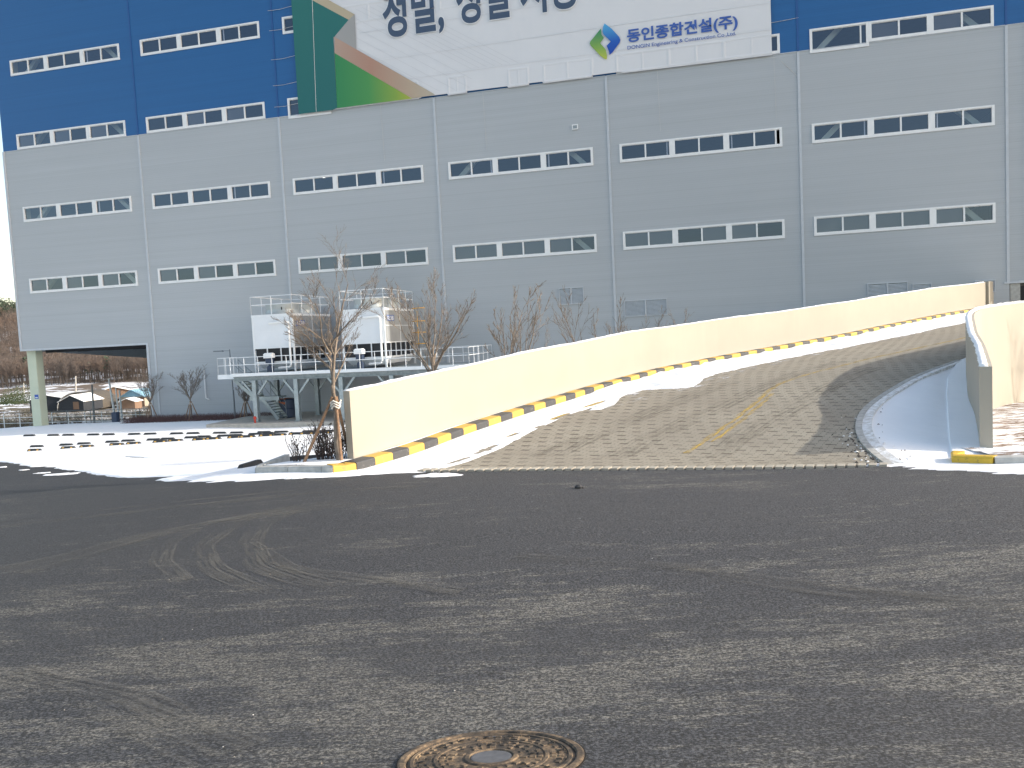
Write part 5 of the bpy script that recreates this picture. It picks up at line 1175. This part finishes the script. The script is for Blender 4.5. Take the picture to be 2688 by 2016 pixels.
# woods: too many to count, each tree with its own trunk and twigs
R_ = random.Random(21); tm, cm, pm_ = MB(), MB(), MB()
for i in range(3300):
    t_ = R_.uniform(-.72, -.44); s = 288 + 200 * (R_.random() ** 1.15); a = t_ * s; z = float(hill_z(np.array(a), np.array(s))); x, y = as2w(a, s)
    H = R_.uniform(7.5, 12.5); lean = R_.gauss(0, .4); w_ = R_.uniform(.08, .2)
    pine = (s > 425 and R_.random() < .75) or R_.random() < .02
    ex, ey = cyw, syw
    tm.add([(x - w_ * ex, y - w_ * ey, z - .5), (x + w_ * ex, y + w_ * ey, z - .5), (x + lean * ex + .05, y + lean * ey, z + H * .8), (x + w_ * .5 * syw, y - w_ * .5 * cyw, z)], [(0, 1, 2), (0, 3, 2), (3, 1, 2)])
    if pine:
        for k in range(46):
            th = R_.uniform(0, 6.28); q = R_.random(); rr = (1 - q * .7) * 2.2 * math.sqrt(R_.random()); cz = z + H * (.4 + .6 * q); sz = R_.uniform(.3, .7)
            c_ = Vector((x + lean * ex * .8 + math.cos(th) * rr, y + math.sin(th) * rr, cz)); u_ = Vector((R_.gauss(0, 1), R_.gauss(0, 1), R_.gauss(0, .5))).normalized() * sz; v_ = u_.orthogonal().normalized() * sz * .6
            pm_.add([c_ - u_, c_ - v_, c_ + u_, c_ + v_], [(0, 1, 2, 3)])
    else:
        for k in range(44):
            th = R_.uniform(0, 6.28); q = R_.uniform(.48, .9); p = Vector((x + lean * q * ex, y + lean * q * ey, z + H * q * .9)); L_ = R_.uniform(1.6, 3.4) * (1.15 - q * .5)
            d = Vector((math.cos(th) * .75, math.sin(th) * .75, R_.uniform(.5, 1.2))).normalized(); e = p + d * L_; sd = d.orthogonal().normalized() * .05
            cm.add([p - sd, p + sd, e], [(0, 1, 2)])
            for _ in range(2):
                m0 = p.lerp(e, R_.uniform(.3, .9)); d2 = (d + Vector((R_.gauss(0, .7), R_.gauss(0, .7), R_.gauss(0, .3)))).normalized(); sd2 = d2.orthogonal().normalized() * .04; cm.add([m0 - sd2, m0 + sd2, m0 + d2 * R_.uniform(.5, 1.1)], [(0, 1, 2)])
wd = MB(); wd.v = tm.v + cm.v + pm_.v; n1_, n2_ = len(tm.v), len(tm.v) + len(cm.v)
wd.f = tm.f + [tuple(i + n1_ for i in f) for f in cm.f] + [tuple(i + n2_ for i in f) for f in pm_.f]; wd.m = [0] * len(tm.f) + [1] * len(cm.f) + [2] * len(pm_.f)
b = NB('wood_twigs'); nz = b.noise(b.coord((.05, .05, .05)), 1, 3); b.base(b.ramp(nz, [(.3, (.115, .10, .092)), (.5, (.145, .118, .105)), (.7, (.19, .135, .105))])).rough(.95)
tag(wd.build('woods', [M('wood_trunks', (.12, .10, .088), .95), b.mat, M('pine_needles', (.05, .075, .05), .9, var=.35, scale=.3)]), 'leafless brown woods with pines on the ridge of the snowy hill', 'woods', kind='stuff')

def gable(p0, w, d, h, rh, name, label, wall, roof, rz=0.0, door=None, round_=False, gablem=None, over=.25):
    t = thing(name, label, 'building', p0, rz); m_ = MB()
    m_.box(-w/2, w/2, -d/2, d/2, -.6, h); m_.add([(-w/2, -d/2, h), (w/2, -d/2, h), (0, -d/2, h + rh), (-w/2, d/2, h), (w/2, d/2, h), (0, d/2, h + rh)], [(0, 1, 2), (5, 4, 3)], 1)
    m_.build('wall', [wall, gablem or wall], t); m_ = MB(); n = 10
    prof = [(-w/2 - over, h - over * rh / (w / 2)), (0, h + rh), (w/2 + over, h - over * rh / (w / 2))]
    for k in range(2):
        (xa, za), (xb, zb_) = prof[k], prof[k + 1]; m_.add([(xa, -d/2 - over, za), (xb, -d/2 - over, zb_), (xb, d/2 + over, zb_), (xa, d/2 + over, za), (xa, -d/2 - over, za + .16), (xb, -d/2 - over, zb_ + .16), (xb, d/2 + over, zb_ + .16), (xa, d/2 + over, za + .16)], [(0,3,2,1),(4,5,6,7),(0,1,5,4),(1,2,6,5),(2,3,7,6),(3,0,4,7)])
    m_.build('roof', roof, t)
    if door: m_ = MB(); m_.box(door[0], door[1], -d/2 - .05, -d/2 - .005, -.1, door[2]); m_.build('door', MAT['wood'], t)
    return t
def at_s(xc, yb, s): a, z = ats(*C9(xc, yb), s); return (*as2w(a, s), z)
# long dark shed, arched tunnels, house with a snowy roof and blue gable
gable(at_s(655, 1312, 215), 9.5, 8, 2.9, 1.1, 'farm_shed', 'long dark tarpaulin shed with a snowy roof just right of the pillar', MAT['tarp'], MAT['roofsnow'], YAW + .1, over=.4)
gable(at_s(960, 1300, 208), 7.0, 8, 2.0, 1.6, 'farm_shed', 'dark shed with a low snowy gable between the tunnel and the long shed', MAT['tarp'], MAT['roofsnow'], YAW - .12, door=(.6, 2.2, 1.9), over=.3)
def tunnel(p0, w, d, h, label, mat, rz):
    t = thing('tunnel_shed', label, 'building', p0, rz); m_ = MB(); n = 16; V = []
    for y in (-d/2, d/2):
        for k in range(n + 1): th = math.pi * k / n; V.append((-math.cos(th) * w / 2, y, math.sin(th) ** .8 * h))
    F = [(k, k + 1, n + 2 + k, n + 1 + k) for k in range(n)]; m_.add(V, F + [tuple(range(n + 1)), tuple(range(2 * n + 1, n, -1))]); m_.build('cover', mat, t)
    m_ = MB()
    for yy in (-d/2 - .05,):
        m_.tube([(-math.cos(math.pi * k / n) * w / 2, yy, math.sin(math.pi * k / n) ** .8 * h + .03) for k in range(n + 1)], .12, 5)
    m_.build('hoop', MAT['polec'], t); return t
tunnel(at_s(1050, 1300, 218), 11.5, 13, 4.9, 'large khaki arched tunnel shed behind the low dark shed', MAT['khaki'], YAW + .15)
gable(at_s(1340, 1170, 240), 15.5, 9, .9, 2.3, 'farmhouse', 'long farmhouse with a thick white snow roof behind the tunnel shed', MAT['wood'], MAT['roofsnow'], YAW + .5, over=.6)
gable(at_s(1650, 1290, 222), 7.0, 7, 3.2, 1.9, 'farmhouse', 'small house with a pale blue roof gable at the edge of the grey wall', MAT['wallpale'], MAT['roofblue'], YAW - .1, door=(2.2, 3.6, 3.0), gablem=MAT['roofblue'], over=.5)
gable(at_s(1540, 1290, 205), 4.2, 4, 1.5, .8, 'lean_to', 'low snow covered outbuilding in front of the blue gabled house', MAT['wood'], MAT['roofsnow'], YAW, over=.3)
def pole(xc, yb, yt, s, r, label, lean=0, mat='polec', cross=False):
    a0, z0 = ats(*C9(xc, yb), s); a1, z1 = ats(*C9(xc + lean, yt), s); p, q = as2w(a0, s), as2w(a1, s); t = thing('utility_pole', label, 'pole', (*p, z0), YAW)
    m_ = MB(); m_.tube([(0, 0, -.5), (a1 - a0, 0, z1 - z0)], [r, r * .7], 7); m_.build('shaft', MAT[mat], t)
    return t
pole(890, 1130, 930, 250, .3, 'pale utility pole at the edge of the woods, left of the farm sheds'); pole(278, 1140, 1010, 245, .26, 'short pale utility pole left of the building pillar')
pole(1112, 1505, 1030, 62, .09, 'dark steel post crossing in front of the tunnel shed', -30, 'fence')
pole(1355, 1380, 960, 66, .10, 'leftmost of three leaning white posts by the dark bin', -75, 'fencel'); pole(1400, 1400, 1060, 66, .08, 'middle of three leaning white posts by the dark bin', -40, 'fencel'); pole(1440, 1460, 1095, 66, .10, 'rightmost of three leaning white posts by the dark bin', -35, 'fencel')
# scrub on the fallow fields between the fence and the hill
mb = MB(); R_ = random.Random(77)
for i in range(4200):
    t_ = R_.uniform(-.70, -.42); s = 64 + 200 * R_.random() ** 1.6; a = t_ * s; x, y = as2w(a, s); z = float(Gas(a, s)) if s < 227 else float(hill_z(np.array(a), np.array(s)))
    if fnoise(a * .07, s * .07) < -.02: continue
    h = R_.uniform(.3, 1.3) * (1.5 if R_.random() < .1 else 1)
    for k in range(9):
        w_ = .03; dx = R_.gauss(0, .5) * h; dy = R_.gauss(0, .5) * h; mb.add([(x - w_, y, z - .05), (x + w_, y, z - .05), (x + dx, y + dy, z + h * R_.uniform(.5, 1))], [(0, 1, 2)], 1 if R_.random() < .25 else 0)
tag(mb.build('scrub', [M('brown_scrub', (.13, .09, .065), .95, var=.4, scale=.3), M('straw', (.30, .27, .15), .95, var=.3, scale=.3)]), 'brown and straw coloured scrub on the fallow fields behind the fence', 'scrub', kind='stuff')
for px, s, h, w_, lb, sd_ in ((90, 215, 3.6, 6.5, 'dark green evergreen bushes left of the pillar', 1), (235, 222, 5.0, 6.0, 'taller evergreen clump just left of the pillar', 2)):
    a, z = ats(*C9(px, 1265), s); x, y = as2w(a, s); t = thing('evergreen_bush', lb, 'bush', (x, y, z)); m_ = MB(); R_ = random.Random(sd_)
    for k in range(1700):
        v = Vector((R_.gauss(0, 1), R_.gauss(0, 1), abs(R_.gauss(0, 1)))).normalized() * R_.random() ** .4; c_ = Vector((v.x * w_ + R_.gauss(0, .2), v.y * w_ * .6, .2 + v.z * h * (1 + .35 * math.sin(v.x * 4)))); u_ = Vector((R_.gauss(0, 1), R_.gauss(0, 1), R_.gauss(0, 1))).normalized() * R_.uniform(.08, .24); q_ = u_.orthogonal().normalized() * .1
        m_.add([c_ - u_, c_ - q_, c_ + u_, c_ + q_], [(0, 1, 2, 3)])
    m_.build('foliage', M('evergreen', (.06, .085, .04), .9, var=.5, scale=1), t)

# ------------------------------------------------------------------ manhole cover
mh = thing('manhole_cover', 'rusty round cast iron manhole cover with a grey centre cap, in the near asphalt', 'manhole cover')
X_, Y_, z, a, s = ong(1290.5, 2000); R = .388 * (s / 3.1)
e_ = .3; gx = (Gw(X_ + e_, Y_) - Gw(X_ - e_, Y_)) / (2 * e_); gy = (Gw(X_, Y_ + e_) - Gw(X_, Y_ - e_)) / (2 * e_)
mh.location = (X_, Y_, z + .020); mh.rotation_mode = 'QUATERNION'; mh.rotation_quaternion = Vector((-gx, -gy, 1)).normalized().to_track_quat('Z', 'Y')
MB().lathe((0, 0, 0), [(R, -.03), (R, .004), (R - .008, .007), (R - .028, .007), (R - .034, .001), (R - .036, -.02)], 96, cap=False).build('rim', MAT['rust'], mh, smooth=False)
m_ = MB(); m_.lathe((0, 0, 0), [(R - .038, -.03), (R - .038, -.004), (R - .042, -.001)], 96); m_.lathe((0, 0, 0), [(.112, 0), (.108, .005), (.092, .006), (.088, -.0005)], 64, cap=False)
m_.lathe((0, 0, 0), [(.238, -.002), (.235, .0035), (.222, .0035), (.219, -.002)], 80, cap=False)
m_.lathe((0, 0, 0), [(R - .046, -.002), (R - .050, .004), (R - .064, .004), (R - .067, -.002)], 80, cap=False)
R_ = random.Random(4)
def cell(r0_, r1_, t0, t1, h):
    n = 4; V = []
    for hz, k_ in ((-.002, 0), (h, .0025)):
        V += [((r0_ + k_) * math.cos(t), (r0_ + k_) * math.sin(t), hz) for t in np.linspace(t0 + k_ / r0_, t1 - k_ / r0_, n)] + [((r1_ - k_) * math.cos(t), (r1_ - k_) * math.sin(t), hz) for t in np.linspace(t1 - k_ / r1_, t0 + k_ / r1_, n)]
    N_ = 2 * n; m_.add(V, [tuple(range(N_, 2 * N_))] + [(k, (k + 1) % N_, N_ + (k + 1) % N_, N_ + k) for k in range(N_)])
for r0_, r1_, cnt, skip in ((.125, .150, 22, .25), (.158, .185, 26, .2), (.192, .214, 32, .25), (.246, .268, 40, .35), (.276, .298, 44, .3), (.304, min(.33, R - .07), 50, .3)):
    for k in range(cnt):
        if R_.random() < skip: continue
        t0 = 2 * math.pi * (k + .12) / cnt; cell(r0_, r1_, t0, t0 + 2 * math.pi * R_.uniform(.6, .76) / cnt, R_.choice((.003, .0045)))
_hole0 = len(m_.f)
for k in range(16): t_ = 2 * math.pi * (k + .3) / 16; m_.lathe((.283 * math.cos(t_), .283 * math.sin(t_), .0052), [(.012, 0), (.010, .0003)], 14, mi=1)
for k in range(8): t_ = 2 * math.pi * (k + .1) / 8; m_.lathe((.168 * math.cos(t_), .168 * math.sin(t_), .0052), [(.010, 0), (.008, .0003)], 12, mi=1)
for k in range(2): t_ = 1.25 + math.pi * k; m_.add([((R - .045) * math.cos(t_), (R - .045) * math.sin(t_), .0055), ((R - .03) * math.cos(t_ + .03), (R - .03) * math.sin(t_ + .03), .0076), ((R - .03) * math.cos(t_ + .12), (R - .03) * math.sin(t_ + .12), .0076), ((R - .045) * math.cos(t_ + .15), (R - .045) * math.sin(t_ + .15), .0055)], [(0, 1, 2, 3)], 1)
m_.build('cover', [MAT['rust'], MAT['hole']], mh)
MB().lathe((0, 0, 0), [(.086, -.002), (.084, .002), (.078, .003)], 48).build('centre_cap', MAT['cap'], mh)
# asphalt collar is cut away under the cover by a thin dark bedding ring
MB().lathe((0, 0, 0), [(R + .006, -.02), (R + .006, .002), (R + .0005, .002)], 96, cap=False).build('bedding', MAT['hole'], mh)
# stone on the road and pebbles
X_, Y_, z, a, s = ong(1519, 1284)
t = thing('stone', 'small dark lump lying on the asphalt below the ramp', 'stone', (X_, Y_, z + .01)); m_ = MB(); m_.lathe((0, 0, 0), [(.05, 0), (.06, .03), (.035, .055), (.01, .06)], 7); m_.lathe((.05, .02, 0), [(.03, 0), (.03, .02), (.01, .03)], 6); m_.build('lump', MAT['rubber'], t)
mb = MB(); R_ = random.Random(12)
for i in range(110):
    s = R_.uniform(2.5, 9); a = R_.uniform(-.75, .75) * s; x, y = as2w(a, s); z = float(Gas(a, s)) + .012; r_ = R_.uniform(.002, .006); mb.lathe((x, y, z), [(r_, 0), (r_ * .8, r_ * .6), (r_ * .2, r_ * .9)], 5, mi=i % 3)
tag(mb.build('grit', [MAT['wallpale'], MAT['conc'], MAT['rubber']]), 'scattered pale grit on the asphalt', 'grit', kind='stuff')
